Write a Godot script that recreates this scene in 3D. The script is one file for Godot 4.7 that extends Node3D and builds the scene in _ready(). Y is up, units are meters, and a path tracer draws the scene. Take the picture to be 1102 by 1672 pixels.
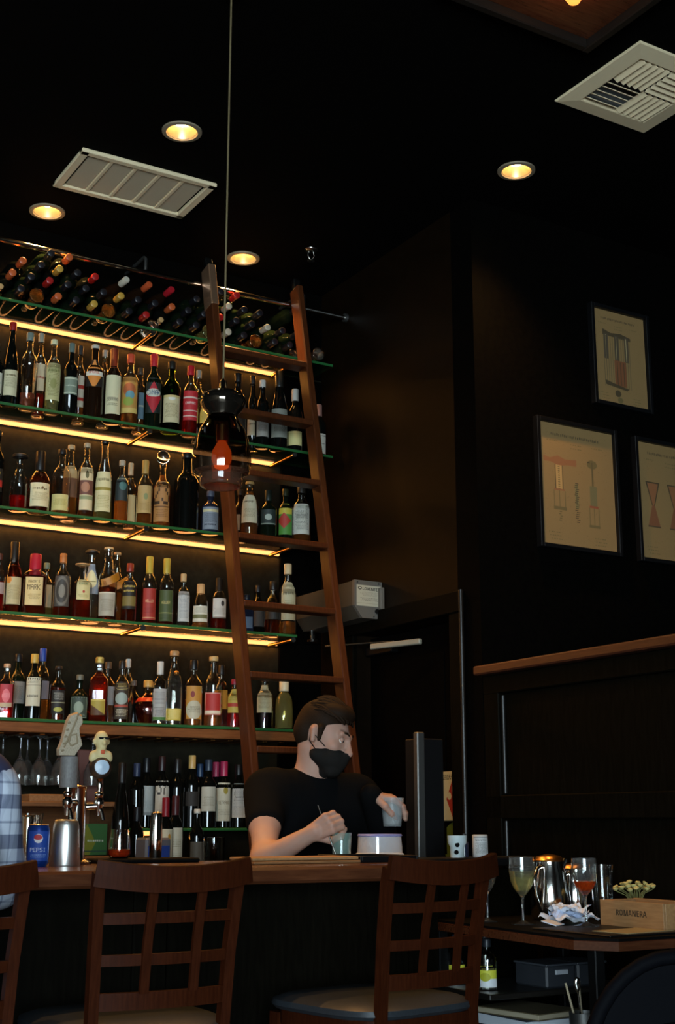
extends Node3D
# A dark bar: lit glass shelves of bottles on the back wall (z = 0), a bar in front of it, a door in the end wall (x = 3.2).

const FONT := {
	"A": "EHHVHHH", "B": "UHHUHHU", "C": "EHGGGHE", "D": "UHHHHHU", "E": "VGGUGGV", "F": "VGGUGGG", "G": "EHGNHHE", "H": "HHHVHHH", "I": "E44444E",
	"J": "72222IC", "K": "HIKOKIH", "L": "GGGGGGV", "M": "HRLLHHH", "N": "HHPLJHH", "O": "EHHHHHE", "P": "UHHUGGG", "Q": "EHHHLID", "R": "UHHUKIH",
	"S": "FGGE11U", "T": "V444444", "U": "HHHHHHE", "V": "HHHHHA4", "W": "HHHLLLA", "X": "HHA4AHH", "Y": "HHHA444", "Z": "V1248GV", "'": "4400000",
	"0": "EHJLPHE", "1": "4C4444E", "2": "EH1248V", "3": "V2421HE", "4": "26AIV22", "5": "VGU11HE", "6": "68GUHHE", "7": "V124888", "8": "EHHEHHE", "9": "EHHF12C",
}
const SHELF_Y := {"A": 3.388, "B": 2.925, "C": 2.480, "D": 2.045, "E": 1.617, "W": 1.186, "K": 1.0}
const SHELF_WORDS := {"B": " on second shelf", "C": " on third shelf", "D": " on fourth shelf", "E": " on fifth shelf", "W": " on low shelf", "K": ""}
const GROUPS := {"B": "bottles on the second lit shelf", "C": "bottles on the third lit shelf", "D": "bottles on the fourth lit shelf", "E": "bottles on the fifth lit shelf", "W": "wine bottles on the low shelf", "K": "wine bottles on the counter"}

var M := {}
var taken := {}
var label_mats := {}
var color_mats := {}


# ---------------------------------------------------------------- mesh building
class MB:
	var p := PackedVector3Array()
	var n := PackedVector3Array()
	var u := PackedVector2Array()
	var ix := PackedInt32Array()

	func v(a: Vector3, b: Vector3, c := Vector2.ZERO) -> int:
		p.append(a)
		n.append(b)
		u.append(c)
		return p.size() - 1

	func t(a: int, b: int, c: int) -> void:  # counter-clockwise seen from outside
		ix.append(a)
		ix.append(c)
		ix.append(b)

	func tri(a: Vector3, b: Vector3, c: Vector3) -> void:
		var m := (b - a).cross(c - a).normalized()
		t(v(a, m), v(b, m), v(c, m))

	func quad(a: Vector3, b: Vector3, c: Vector3, d: Vector3, uv := false) -> void:
		var m := (b - a).cross(c - a).normalized()
		var i := v(a, m, Vector2(0, 1))
		v(b, m, Vector2(1, 1))
		v(c, m, Vector2(1, 0))
		v(d, m, Vector2(0, 0))
		t(i, i + 1, i + 2)
		t(i, i + 2, i + 3)

	func box(c: Vector3, s: Vector3, ch := 0.002, b := Basis()) -> MB:
		var h := s * 0.5
		ch = minf(ch, minf(h.x, minf(h.y, h.z)) * 0.6)
		var g := h - Vector3(ch, ch, ch)
		for axis in 3:
			for sg in [-1.0, 1.0]:
				var o := Vector3.ZERO
				var e1 := Vector3.ZERO
				var e2 := Vector3.ZERO
				o[axis] = sg * h[axis]
				e1[(axis + 1) % 3] = g[(axis + 1) % 3]
				e2[(axis + 2) % 3] = g[(axis + 2) % 3] * sg
				quad(c + b * (o - e1 - e2), c + b * (o + e1 - e2), c + b * (o + e1 + e2), c + b * (o - e1 + e2))
		if ch <= 0.0:
			return self
		for axis in 3:
			var a1 := (axis + 1) % 3
			var a2 := (axis + 2) % 3
			for s1 in [-1.0, 1.0]:
				for s2 in [-1.0, 1.0]:
					var along := Vector3.ZERO
					along[axis] = g[axis] * s1 * s2
					var q1 := Vector3.ZERO
					q1[a1] = h[a1] * s1
					q1[a2] = g[a2] * s2
					var q2 := Vector3.ZERO
					q2[a1] = g[a1] * s1
					q2[a2] = h[a2] * s2
					quad(c + b * (q1 - along), c + b * (q2 - along), c + b * (q2 + along), c + b * (q1 + along))
		for sx in [-1.0, 1.0]:
			for sy in [-1.0, 1.0]:
				for sz in [-1.0, 1.0]:
					var a := Vector3(h.x * sx, g.y * sy, g.z * sz)
					var d := Vector3(g.x * sx, h.y * sy, g.z * sz)
					var e := Vector3(g.x * sx, g.y * sy, h.z * sz)
					if sx * sy * sz > 0:
						tri(c + b * a, c + b * d, c + b * e)
					else:
						tri(c + b * a, c + b * e, c + b * d)
		return self

	# prof: (radius, height) from bottom to top, outside to the right
	func lathe(prof: Array, seg := 20, xf := Transform3D(), ex := 2.0, squash := 1.0) -> MB:
		var m := prof.size() - 1
		var ns := []
		for i in m:
			var d: Vector2 = prof[i + 1] - prof[i]
			ns.append(Vector2(d.y, -d.x).normalized())
		for i in m:
			var n0: Vector2 = ns[i]
			var n1: Vector2 = ns[i]
			if i > 0 and ns[i - 1].dot(ns[i]) > 0.72:
				n0 = (ns[i - 1] + ns[i]).normalized()
			if i < m - 1 and ns[i + 1].dot(ns[i]) > 0.72:
				n1 = (ns[i + 1] + ns[i]).normalized()
			if prof[i].is_equal_approx(prof[i + 1]):
				continue
			var first := p.size()
			for k in seg + 1:
				var a := TAU * k / seg
				var cs := cos(a)
				var sn := sin(a)
				var k0 := 1.0
				var dir := Vector2(cs, sn)
				if ex != 2.0:
					k0 = pow(pow(absf(cs), ex) + pow(absf(sn), ex), -1.0 / ex)
					dir = Vector2(signf(cs) * pow(absf(cs * k0), ex - 1.0), signf(sn) * pow(absf(sn * k0), ex - 1.0)).normalized()
				for e in 2:
					var q: Vector2 = prof[i + e]
					var w: Vector2 = n0 if e == 0 else n1
					v(xf * Vector3(q.x * k0 * cs, q.y, q.x * k0 * sn * squash), (xf.basis * Vector3(w.x * dir.x, w.y, w.x * dir.y / squash)).normalized(), Vector2(float(k) / seg, float(i + e) / m))
			for k in seg:
				var j := first + k * 2
				if prof[i].x > 1e-6:
					t(j, j + 1, j + 2)
				if prof[i + 1].x > 1e-6:
					t(j + 1, j + 3, j + 2)
		return self

	func tube(pts: Array, rad, seg := 10, caps := true) -> MB:
		var rings := []
		var side := Vector3.ZERO
		for i in pts.size():
			var d: Vector3 = ((pts[mini(i + 1, pts.size() - 1)] - pts[maxi(i - 1, 0)]) as Vector3).normalized()
			if side == Vector3.ZERO:
				side = d.cross(Vector3.UP if absf(d.y) < 0.9 else Vector3.RIGHT).normalized()
			side = (side - d * side.dot(d)).normalized()
			var up := side.cross(d)
			var r: float = rad[i] if rad is Array else rad
			var first := p.size()
			for k in seg + 1:
				var w := side * cos(TAU * k / seg) + up * sin(TAU * k / seg)
				v(pts[i] + w * r, w, Vector2(float(k) / seg, float(i) / (pts.size() - 1)))
			rings.append([first, d])
		for i in pts.size() - 1:
			for k in seg:
				var a: int = rings[i][0] + k
				var b: int = rings[i + 1][0] + k
				t(a, b, a + 1)
				t(a + 1, b, b + 1)
		if caps:
			for e in 2:
				var ring: Array = rings[0] if e == 0 else rings[-1]
				var dn: Vector3 = -ring[1] if e == 0 else ring[1]
				var c := v(pts[0] if e == 0 else pts[-1], dn)
				var first := p.size()
				for k in seg + 1:
					v(p[ring[0] + k], dn)
				for k in seg:
					if e == 0:
						t(c, first + k, first + k + 1)
					else:
						t(c, first + k + 1, first + k)
		return self

	# a closed section (x sideways, y up; counter-clockwise seen looking back along the path) swept along a path
	func sweep(path: Array, sec: Array, up := Vector3.UP, scales := []) -> MB:
		var m := sec.size()
		var fr := []
		for i in path.size():
			var d: Vector3 = ((path[mini(i + 1, path.size() - 1)] - path[maxi(i - 1, 0)]) as Vector3).normalized()
			var sd := d.cross(up).normalized()
			fr.append([sd, sd.cross(d), d])
		for k in m:
			var a: Vector2 = sec[k]
			var b: Vector2 = sec[(k + 1) % m]
			var e := Vector2(b.y - a.y, a.x - b.x).normalized()
			var first := p.size()
			for i in path.size():
				var f: Array = fr[i]
				var sc: float = scales[i] if scales.size() else 1.0
				var nn: Vector3 = f[0] * e.x + f[1] * e.y
				v(path[i] + (f[0] * a.x + f[1] * a.y) * sc, nn, Vector2(0, float(i)))
				v(path[i] + (f[0] * b.x + f[1] * b.y) * sc, nn, Vector2(1, float(i)))
			for i in path.size() - 1:
				var j := first + i * 2
				t(j, j + 2, j + 1)
				t(j + 1, j + 2, j + 3)
		var flat := PackedVector2Array(sec)
		var tris := Geometry2D.triangulate_polygon(flat)
		for e in 2:
			var i := 0 if e == 0 else path.size() - 1
			var f: Array = fr[i]
			var sc: float = scales[i] if scales.size() else 1.0
			var dn: Vector3 = -f[2] if e == 0 else f[2]
			var first := p.size()
			for q in sec:
				v(path[i] + (f[0] * q.x + f[1] * q.y) * sc, dn)
			for k in range(0, tris.size(), 3):
				var a := first + tris[k]
				var b := first + tris[k + 1]
				var c := first + tris[k + 2]
				if (p[b] - p[a]).cross(p[c] - p[a]).dot(dn) > 0:
					t(a, b, c)
				else:
					t(a, c, b)
		return self

	# an upright patch of a body of revolution: rows of (radius, y), angles about +z, uv from top left
	func patch(rows: Array, a0: float, a1: float, seg := 8, ex := 2.0) -> MB:
		var first := p.size()
		for i in rows.size():
			for k in seg + 1:
				var a := lerpf(a0, a1, float(k) / seg)
				var k0 := 1.0
				if ex != 2.0:
					k0 = pow(pow(absf(cos(a)), ex) + pow(absf(sin(a)), ex), -1.0 / ex)
				var dir := Vector3(sin(a), 0, cos(a))
				var q: Vector2 = rows[i]
				v(dir * q.x * k0 + Vector3(0, q.y, 0), dir, Vector2(float(k) / seg, 1.0 - float(i) / (rows.size() - 1)))
		var w := seg + 1
		for i in rows.size() - 1:
			for k in seg:
				var j := first + i * w + k
				t(j, j + 1, j + w)
				t(j + 1, j + w + 1, j + w)
		return self

	# a signed-distance body meshed as surface nets. prims: [a, b, ra, rb], [centre, radii, basis] or the latter with "cut"
	func blob(prims: Array, cell: float, k: float) -> MB:
		var lo := Vector3.ONE * 1e9
		var hi := -lo
		var boxes := []
		for s in prims:
			var a: Vector3 = s[0]
			var l := a
			var g := a
			if s[1] is Vector3 and s.size() == 4 and not s[3] is String:
				var b: Vector3 = s[1]
				var r := Vector3.ONE * maxf(s[2], s[3])
				l = a.min(b) - r
				g = a.max(b) + r
			else:
				var r: Vector3 = s[1]
				var far := Vector3.ONE * maxf(r.x, maxf(r.y, r.z))
				l = a - far
				g = a + far
			boxes.append([l, g])
			if not s[-1] is String:
				lo = lo.min(l)
				hi = hi.max(g)
		lo -= Vector3.ONE * cell * 3.0
		hi += Vector3.ONE * cell * 3.0
		var nx := int((hi.x - lo.x) / cell) + 2
		var ny := int((hi.y - lo.y) / cell) + 2
		var nz := int((hi.z - lo.z) / cell) + 2
		var f := PackedFloat32Array()
		f.resize(nx * ny * nz)
		f.fill(1.0)
		var margin := k + cell * 2.5
		for si in prims.size():
			var s: Array = prims[si]
			var l: Vector3 = (boxes[si][0] - lo - Vector3.ONE * margin) / cell
			var g: Vector3 = (boxes[si][1] - lo + Vector3.ONE * margin) / cell
			var capsule: bool = s.size() == 4 and not s[3] is String
			var cut: bool = s[-1] is String
			var a: Vector3 = s[0]
			var inv := Basis()
			var ba := Vector3.ZERO
			var bb := 1.0
			var rmin := 1.0
			var rad := Vector3.ONE
			if capsule:
				ba = s[1] - a
				bb = maxf(ba.length_squared(), 1e-9)
			else:
				rad = s[1]
				inv = (s[2] as Basis).inverse()
				rmin = minf(rad.x, minf(rad.y, rad.z))
			for z in range(maxi(0, int(l.z)), mini(nz, int(g.z) + 2)):
				for y in range(maxi(0, int(l.y)), mini(ny, int(g.y) + 2)):
					var at := (z * ny + y) * nx
					for x in range(maxi(0, int(l.x)), mini(nx, int(g.x) + 2)):
						var q := lo + Vector3(x, y, z) * cell - a
						var d: float
						if capsule:
							var h := clampf(q.dot(ba) / bb, 0.0, 1.0)
							d = (q - ba * h).length() - lerpf(s[2], s[3], h)
						else:
							var w: Vector3 = inv * q
							var k0 := (w / rad).length()
							var k1 := (w / (rad * rad)).length()
							d = k0 * (k0 - 1.0) / k1 if k1 > 1e-9 else -rmin
						var e := f[at + x]
						if cut:
							var h2 := maxf(k - absf(e + d), 0.0) / k
							f[at + x] = maxf(e, -d) + h2 * h2 * k * 0.25
						else:
							var h1 := maxf(k - absf(e - d), 0.0) / k
							f[at + x] = minf(e, d) - h1 * h1 * k * 0.25
		var where := {}
		var sx := 1
		var sy := nx
		var sz := nx * ny
		var corners := [0, sx, sy, sx + sy, sz, sx + sz, sy + sz, sx + sy + sz]
		for z in nz - 1:
			for y in ny - 1:
				var row := z * sz + y * sy
				for x in nx - 1:
					var c := row + x
					var f0 := f[c]
					if f0 > cell * 3.0 or f0 < -cell * 3.0:
						continue
					var mask := 0
					for i in 8:
						if f[c + corners[i]] < 0.0:
							mask |= 1 << i
					if mask == 0 or mask == 255:
						continue
					var sum := Vector3.ZERO
					var cnt := 0
					for e in [[0, 1], [2, 3], [4, 5], [6, 7], [0, 2], [1, 3], [4, 6], [5, 7], [0, 4], [1, 5], [2, 6], [3, 7]]:
						var i: int = e[0]
						var j: int = e[1]
						if ((mask >> i) & 1) != ((mask >> j) & 1):
							var fa := f[c + corners[i]]
							var fb := f[c + corners[j]]
							var w := fa / (fa - fb)
							sum += Vector3(i & 1, (i >> 1) & 1, i >> 2).lerp(Vector3(j & 1, (j >> 1) & 1, j >> 2), w)
							cnt += 1
					sum /= cnt
					var gx := f[c + 1] + f[c + 1 + sy] + f[c + 1 + sz] + f[c + 1 + sy + sz] - f[c] - f[c + sy] - f[c + sz] - f[c + sy + sz]
					var gy := f[c + sy] + f[c + 1 + sy] + f[c + sy + sz] + f[c + 1 + sy + sz] - f[c] - f[c + 1] - f[c + sz] - f[c + 1 + sz]
					var gz := f[c + sz] + f[c + 1 + sz] + f[c + sy + sz] + f[c + 1 + sy + sz] - f[c] - f[c + 1] - f[c + sy] - f[c + 1 + sy]
					where[c] = v(lo + (Vector3(x, y, z) + sum) * cell, Vector3(gx, gy, gz).normalized())
		for c in where:
			for axis in 3:
				var st: int = [sx, sy, sz][axis]
				var s1: int = [sy, sz, sx][axis]
				var s2: int = [sz, sx, sy][axis]
				var in0 := f[c] < 0.0
				if in0 == (f[c + st] < 0.0):
					continue
				if where.has(c - s1) and where.has(c - s2) and where.has(c - s1 - s2):
					var q0: int = where[c]
					var q1: int = where[c - s1]
					var q2: int = where[c - s1 - s2]
					var q3: int = where[c - s2]
					if in0:
						t(q0, q1, q2)
						t(q0, q2, q3)
					else:
						t(q0, q2, q1)
						t(q0, q3, q2)
		return self

	func mesh() -> ArrayMesh:
		var arr := []
		arr.resize(Mesh.ARRAY_MAX)
		arr[Mesh.ARRAY_VERTEX] = p
		arr[Mesh.ARRAY_NORMAL] = n
		arr[Mesh.ARRAY_TEX_UV] = u
		arr[Mesh.ARRAY_INDEX] = ix
		var am := ArrayMesh.new()
		am.add_surface_from_arrays(Mesh.PRIMITIVE_TRIANGLES, arr)
		return am


# ---------------------------------------------------------------- nodes
func numbered(called: String) -> String:
	taken[called] = taken.get(called, -1) + 1
	return called if taken[called] == 0 else "%s_%03d" % [called, taken[called]]


func obj(called: String, m, mat: Material, parent: Node3D = null) -> MeshInstance3D:
	var o := MeshInstance3D.new()
	o.mesh = m.mesh() if m is MB else m
	o.material_override = mat
	if parent == null:
		o.name = numbered(called)
		add_child(o)
	else:
		var k := 0
		var nm := called
		while parent.has_node(NodePath(nm)):
			k += 1
			nm = "%s_%03d" % [called, k]
		o.name = nm
		parent.add_child(o)
	return o


func tag(o: Node3D, label: String, category: String, group := "") -> Node3D:
	o.set_meta("label", label)
	o.set_meta("category", category)
	if group != "":
		o.set_meta("group", group)
	return o


func thing(called: String, label: String, category: String, at := Vector3.ZERO, turn := 0.0, group := "") -> Node3D:
	var o := Node3D.new()
	o.name = numbered(called)
	add_child(o)
	o.position = at
	o.rotation.y = turn
	tag(o, label, category, group)
	return o


func struct(called: String, m, mat: Material) -> MeshInstance3D:
	var o := obj(called, m, mat)
	o.set_meta("kind", "structure")
	return o


func copy(root: Node3D, label: String, at: Vector3, turn := 0.0, group := "") -> Node3D:
	var called := String(root.name)
	if called.right(4).begins_with("_"):
		called = called.left(-4)
	var r: Node3D = root.duplicate()
	r.name = numbered(called)
	add_child(r)
	r.position = at
	r.rotation.y = turn
	r.set_meta("label", label)
	if group != "":
		r.set_meta("group", group)
	return r


# ---------------------------------------------------------------- materials
func mat(c: Color, rough := 0.6, metal := 0.0, spec := 0.5) -> StandardMaterial3D:
	var m := StandardMaterial3D.new()
	m.albedo_color = c
	m.roughness = rough
	m.metallic = metal
	m.metallic_specular = spec
	return m


func lin(r: float, g: float, b: float) -> Color:
	return Color(r, g, b).linear_to_srgb()


func pane(c: Color, alpha: float) -> StandardMaterial3D:
	var m := mat(Color(c.r, c.g, c.b, alpha), 0.03)
	m.transparency = BaseMaterial3D.TRANSPARENCY_ALPHA
	return m


func liquid(c: Color) -> StandardMaterial3D:
	var m := mat(Color(c.r, c.g, c.b, 0.0), 0.0)
	m.refraction_enabled = true
	m.refraction_scale = 0.034
	return m


func glow(c: Color, energy: float) -> StandardMaterial3D:
	var m := mat(c.darkened(0.3), 0.5)
	m.emission_enabled = true
	m.emission = c
	m.emission_energy_multiplier = energy
	return m


func noise_tex(dark: Color, light: Color, freq: float, seed_: int, size := 256, octaves := 4) -> NoiseTexture2D:
	var nz := FastNoiseLite.new()
	nz.seed = seed_
	nz.frequency = freq
	nz.fractal_octaves = octaves
	var g := Gradient.new()
	g.set_color(0, dark)
	g.set_color(1, light)
	var tx := NoiseTexture2D.new()
	tx.width = size
	tx.height = size
	tx.seamless = true
	tx.noise = nz
	tx.color_ramp = g
	return tx


func grained(dark: Color, light: Color, rough: float, stretch: Vector3, freq := 0.02, seed_ := 1, bump := 0.0) -> StandardMaterial3D:
	var m := mat(Color.WHITE, rough)
	m.albedo_texture = noise_tex(dark, light, freq, seed_)
	m.uv1_triplanar = true
	m.uv1_scale = stretch
	if bump > 0.0:
		m.heightmap_enabled = true
		m.heightmap_scale = bump
		m.heightmap_texture = m.albedo_texture
	return m


func plain(hex: String, rough := 0.45, metal := 0.0) -> StandardMaterial3D:
	var key := "%s %.2f %.2f" % [hex, rough, metal]
	if not color_mats.has(key):
		color_mats[key] = mat(Color.html(hex), rough, metal)
	return color_mats[key]


func write(im: Image, text: String, cx: float, cy: float, c: Color, k: int) -> void:
	var x0 := int(cx - text.length() * 3.0 * k)
	var y0 := int(cy - 3.5 * k)
	for ch in text:
		if FONT.has(ch):
			for r in 7:
				var bits := ("0123456789ABCDEFGHIJKLMNOPQRSTUV").find(FONT[ch][r])
				for b in 5:
					if bits & (16 >> b):
						im.fill_rect(Rect2i(x0 + b * k, y0 + r * k, k, k), c)
		x0 += 6 * k


func ellipse(im: Image, cx: float, cy: float, rx: float, ry: float, c: Color, diamond := false) -> void:
	for y in range(maxi(0, int(cy - ry)), mini(im.get_height(), int(cy + ry) + 1)):
		var w := 1.0 - absf(y - cy) / ry if diamond else sqrt(maxf(0.0, 1.0 - pow((y - cy) / ry, 2.0)))
		im.fill_rect(Rect2i(int(cx - rx * w), y, int(2 * rx * w), 1), c)


func poly(im: Image, pts: PackedVector2Array, c: Color) -> void:
	var lo := pts[0]
	var hi := pts[0]
	for q in pts:
		lo = lo.min(q)
		hi = hi.max(q)
	for y in range(maxi(0, int(lo.y)), mini(im.get_height(), int(hi.y) + 1)):
		for x in range(maxi(0, int(lo.x)), mini(im.get_width(), int(hi.x) + 1)):
			if Geometry2D.is_point_in_polygon(Vector2(x + 0.5, y + 0.5), pts):
				im.set_pixel(x, y, c)


# a printed label: "rrggbb|b y0 y1 col;t y TEXT col size;d cx cy rx ry col;q ...;n y0 y1 col;f col;s y col"
func label_mat(spec: String, w := 120, h := 150) -> StandardMaterial3D:
	var key := "%s %d" % [spec, h]
	if label_mats.has(key):
		return label_mats[key]
	var bg := spec.split("|")[0]
	if not "|" in spec:
		return plain(bg, 0.7)
	var im := Image.create(w, h, false, Image.FORMAT_RGB8)
	im.fill(Color.html(bg))
	var rng := RandomNumberGenerator.new()
	rng.seed = hash(spec)
	for i in 260:  # paper grain
		var x := rng.randi() % w
		var y := rng.randi() % h
		im.fill_rect(Rect2i(x, y, 2, 1), Color.html(bg).darkened(rng.randf() * 0.12))
	for op in spec.split("|")[1].split(";"):
		var a := op.split(" ")
		var c := Color.html(a[-1] if a[0] != "t" else a[3])
		match a[0]:
			"b":
				im.fill_rect(Rect2i(0, int(float(a[1]) * h), w, int((float(a[2]) - float(a[1])) * h)), c)
			"t":
				write(im, a[2], w * 0.5, float(a[1]) * h, c, maxi(int(a[4]), int(w * 0.86 / (a[2].length() * 6.0))) if a[2].length() > 2 else int(a[4]) * 4)
			"h":  # a heading too blurred to read
				var hx := w * 0.14
				while hx < w * 0.84:
					var hl := 3 + rng.randi() % 6
					im.fill_rect(Rect2i(int(hx), int(float(a[1]) * h) - 5 + rng.randi() % 2, hl, 9 + rng.randi() % 3), c)
					hx += hl + 2 + rng.randi() % 3
			"d":
				ellipse(im, float(a[1]) * w, float(a[2]) * h, float(a[3]) * w, float(a[4]) * h, c)
			"q":
				ellipse(im, float(a[1]) * w, float(a[2]) * h, float(a[3]) * w, float(a[4]) * h, c, true)
			"f":
				for r in [Rect2i(3, 3, w - 6, 3), Rect2i(3, h - 6, w - 6, 3), Rect2i(3, 3, 3, h - 6), Rect2i(w - 6, 3, 3, h - 6)]:
					im.fill_rect(r, c)
			"s":
				poly(im, PackedVector2Array([Vector2(0, h * 0.35), Vector2(w, h * 0.95), Vector2(w, h), Vector2(0, h)]), c)
			"n":  # lines of small print
				var y := float(a[1]) * h
				while y < float(a[2]) * h:
					var x := w * 0.12 + rng.randf() * w * 0.15
					while x < w * 0.84:
						var l := 2 + rng.randi() % 8
						im.fill_rect(Rect2i(int(x), int(y), l, 3), c)
						x += l + 3
					y += 6
	var m := mat(Color.WHITE, 0.6)
	m.albedo_texture = ImageTexture.create_from_image(im)
	label_mats[key] = m
	return m


# ---------------------------------------------------------------- the scene
func _ready() -> void:
	# camera: eye 1.21 m up, at a table in front of the bar
	var cam := Camera3D.new()
	cam.name = "camera"
	cam.fov = 42.68
	cam.near = 0.05
	cam.far = 60.0
	add_child(cam)
	cam.position = Vector3(0, 1.21, 5.464)
	cam.rotation = Vector3(deg_to_rad(13.312), deg_to_rad(-31.12), 0)
	cam.current = true
	# sky (seen by nothing but the outside of the room) and exposure
	var env := Environment.new()
	env.background_mode = Environment.BG_SKY
	env.sky = Sky.new()
	var sky := ProceduralSkyMaterial.new()
	sky.sky_top_color = Color(0.45, 0.55, 0.7)
	sky.sky_horizon_color = Color(0.75, 0.8, 0.85)
	sky.ground_horizon_color = Color(0.35, 0.35, 0.35)
	sky.ground_bottom_color = Color(0.2, 0.2, 0.2)
	env.sky.sky_material = sky
	env.tonemap_mode = Environment.TONE_MAPPER_LINEAR
	env.tonemap_exposure = 1.0
	env.sdfgi_enabled = true
	env.ssao_enabled = true
	env.ssil_enabled = true
	var we := WorldEnvironment.new()
	we.name = "world_environment"
	we.environment = env
	add_child(we)
	# daylight: three tall street windows in the wall behind the camera
	for x in WINDOW_X:
		area("window_light", Vector3(x, 1.55, 8.13), Vector2(1.3, 2.1), Color(0.86, 0.95, 1.0), WINDOW_L * 1.3 * 2.1 / PI, Vector3(0, 180, 0), true)
	materials()
	room()
	ceiling_fittings()
	back_bar()
	bottle_rows()
	bottle_stack()
	low_counter()
	ladder()
	door_wall()
	pictures()
	bar()
	bar_things()
	station()
	chairs()
	pendant()
	bartender()
	customer()


const ORDINAL := ["first", "second", "third", "fourth", "fifth", "sixth", "seventh", "eighth", "ninth", "tenth", "eleventh", "twelfth", "thirteenth", "fourteenth", "fifteenth", "sixteenth", "seventeenth", "eighteenth", "nineteenth", "twentieth"]
const WINDOW_X := [-3.4, -2.0, -0.6]
const WINDOW_L := 22.0
const LED_L := 46.0
const CEIL := 3.85
const CANS := [[1.887, 1.157, "nearest the pendant cord, left of it"], [1.665, 0.212, "over the left end of the bottle shelves"], [2.636, 0.221, "over the ladder"], [3.211, 1.585, "over the framed prints"], [0.69, 0.212, "beyond the left end of the bottle shelves"], [0.6, 1.157, "over the beer tower end of the bar"]]
const CAN_E := 2.3


func area(called: String, at: Vector3, size: Vector2, c: Color, energy: float, turn: Vector3, facing_minus_z := false) -> AreaLight3D:
	var l := AreaLight3D.new()
	l.name = numbered(called)
	l.area_size = size
	l.area_normalize_energy = true
	l.light_color = c
	l.light_energy = energy
	l.area_range = 20.0
	l.area_attenuation = 2.0
	l.shadow_enabled = true
	add_child(l)
	l.position = at
	l.rotation_degrees = turn if not facing_minus_z else Vector3(0, 0, 0)
	return l


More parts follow.
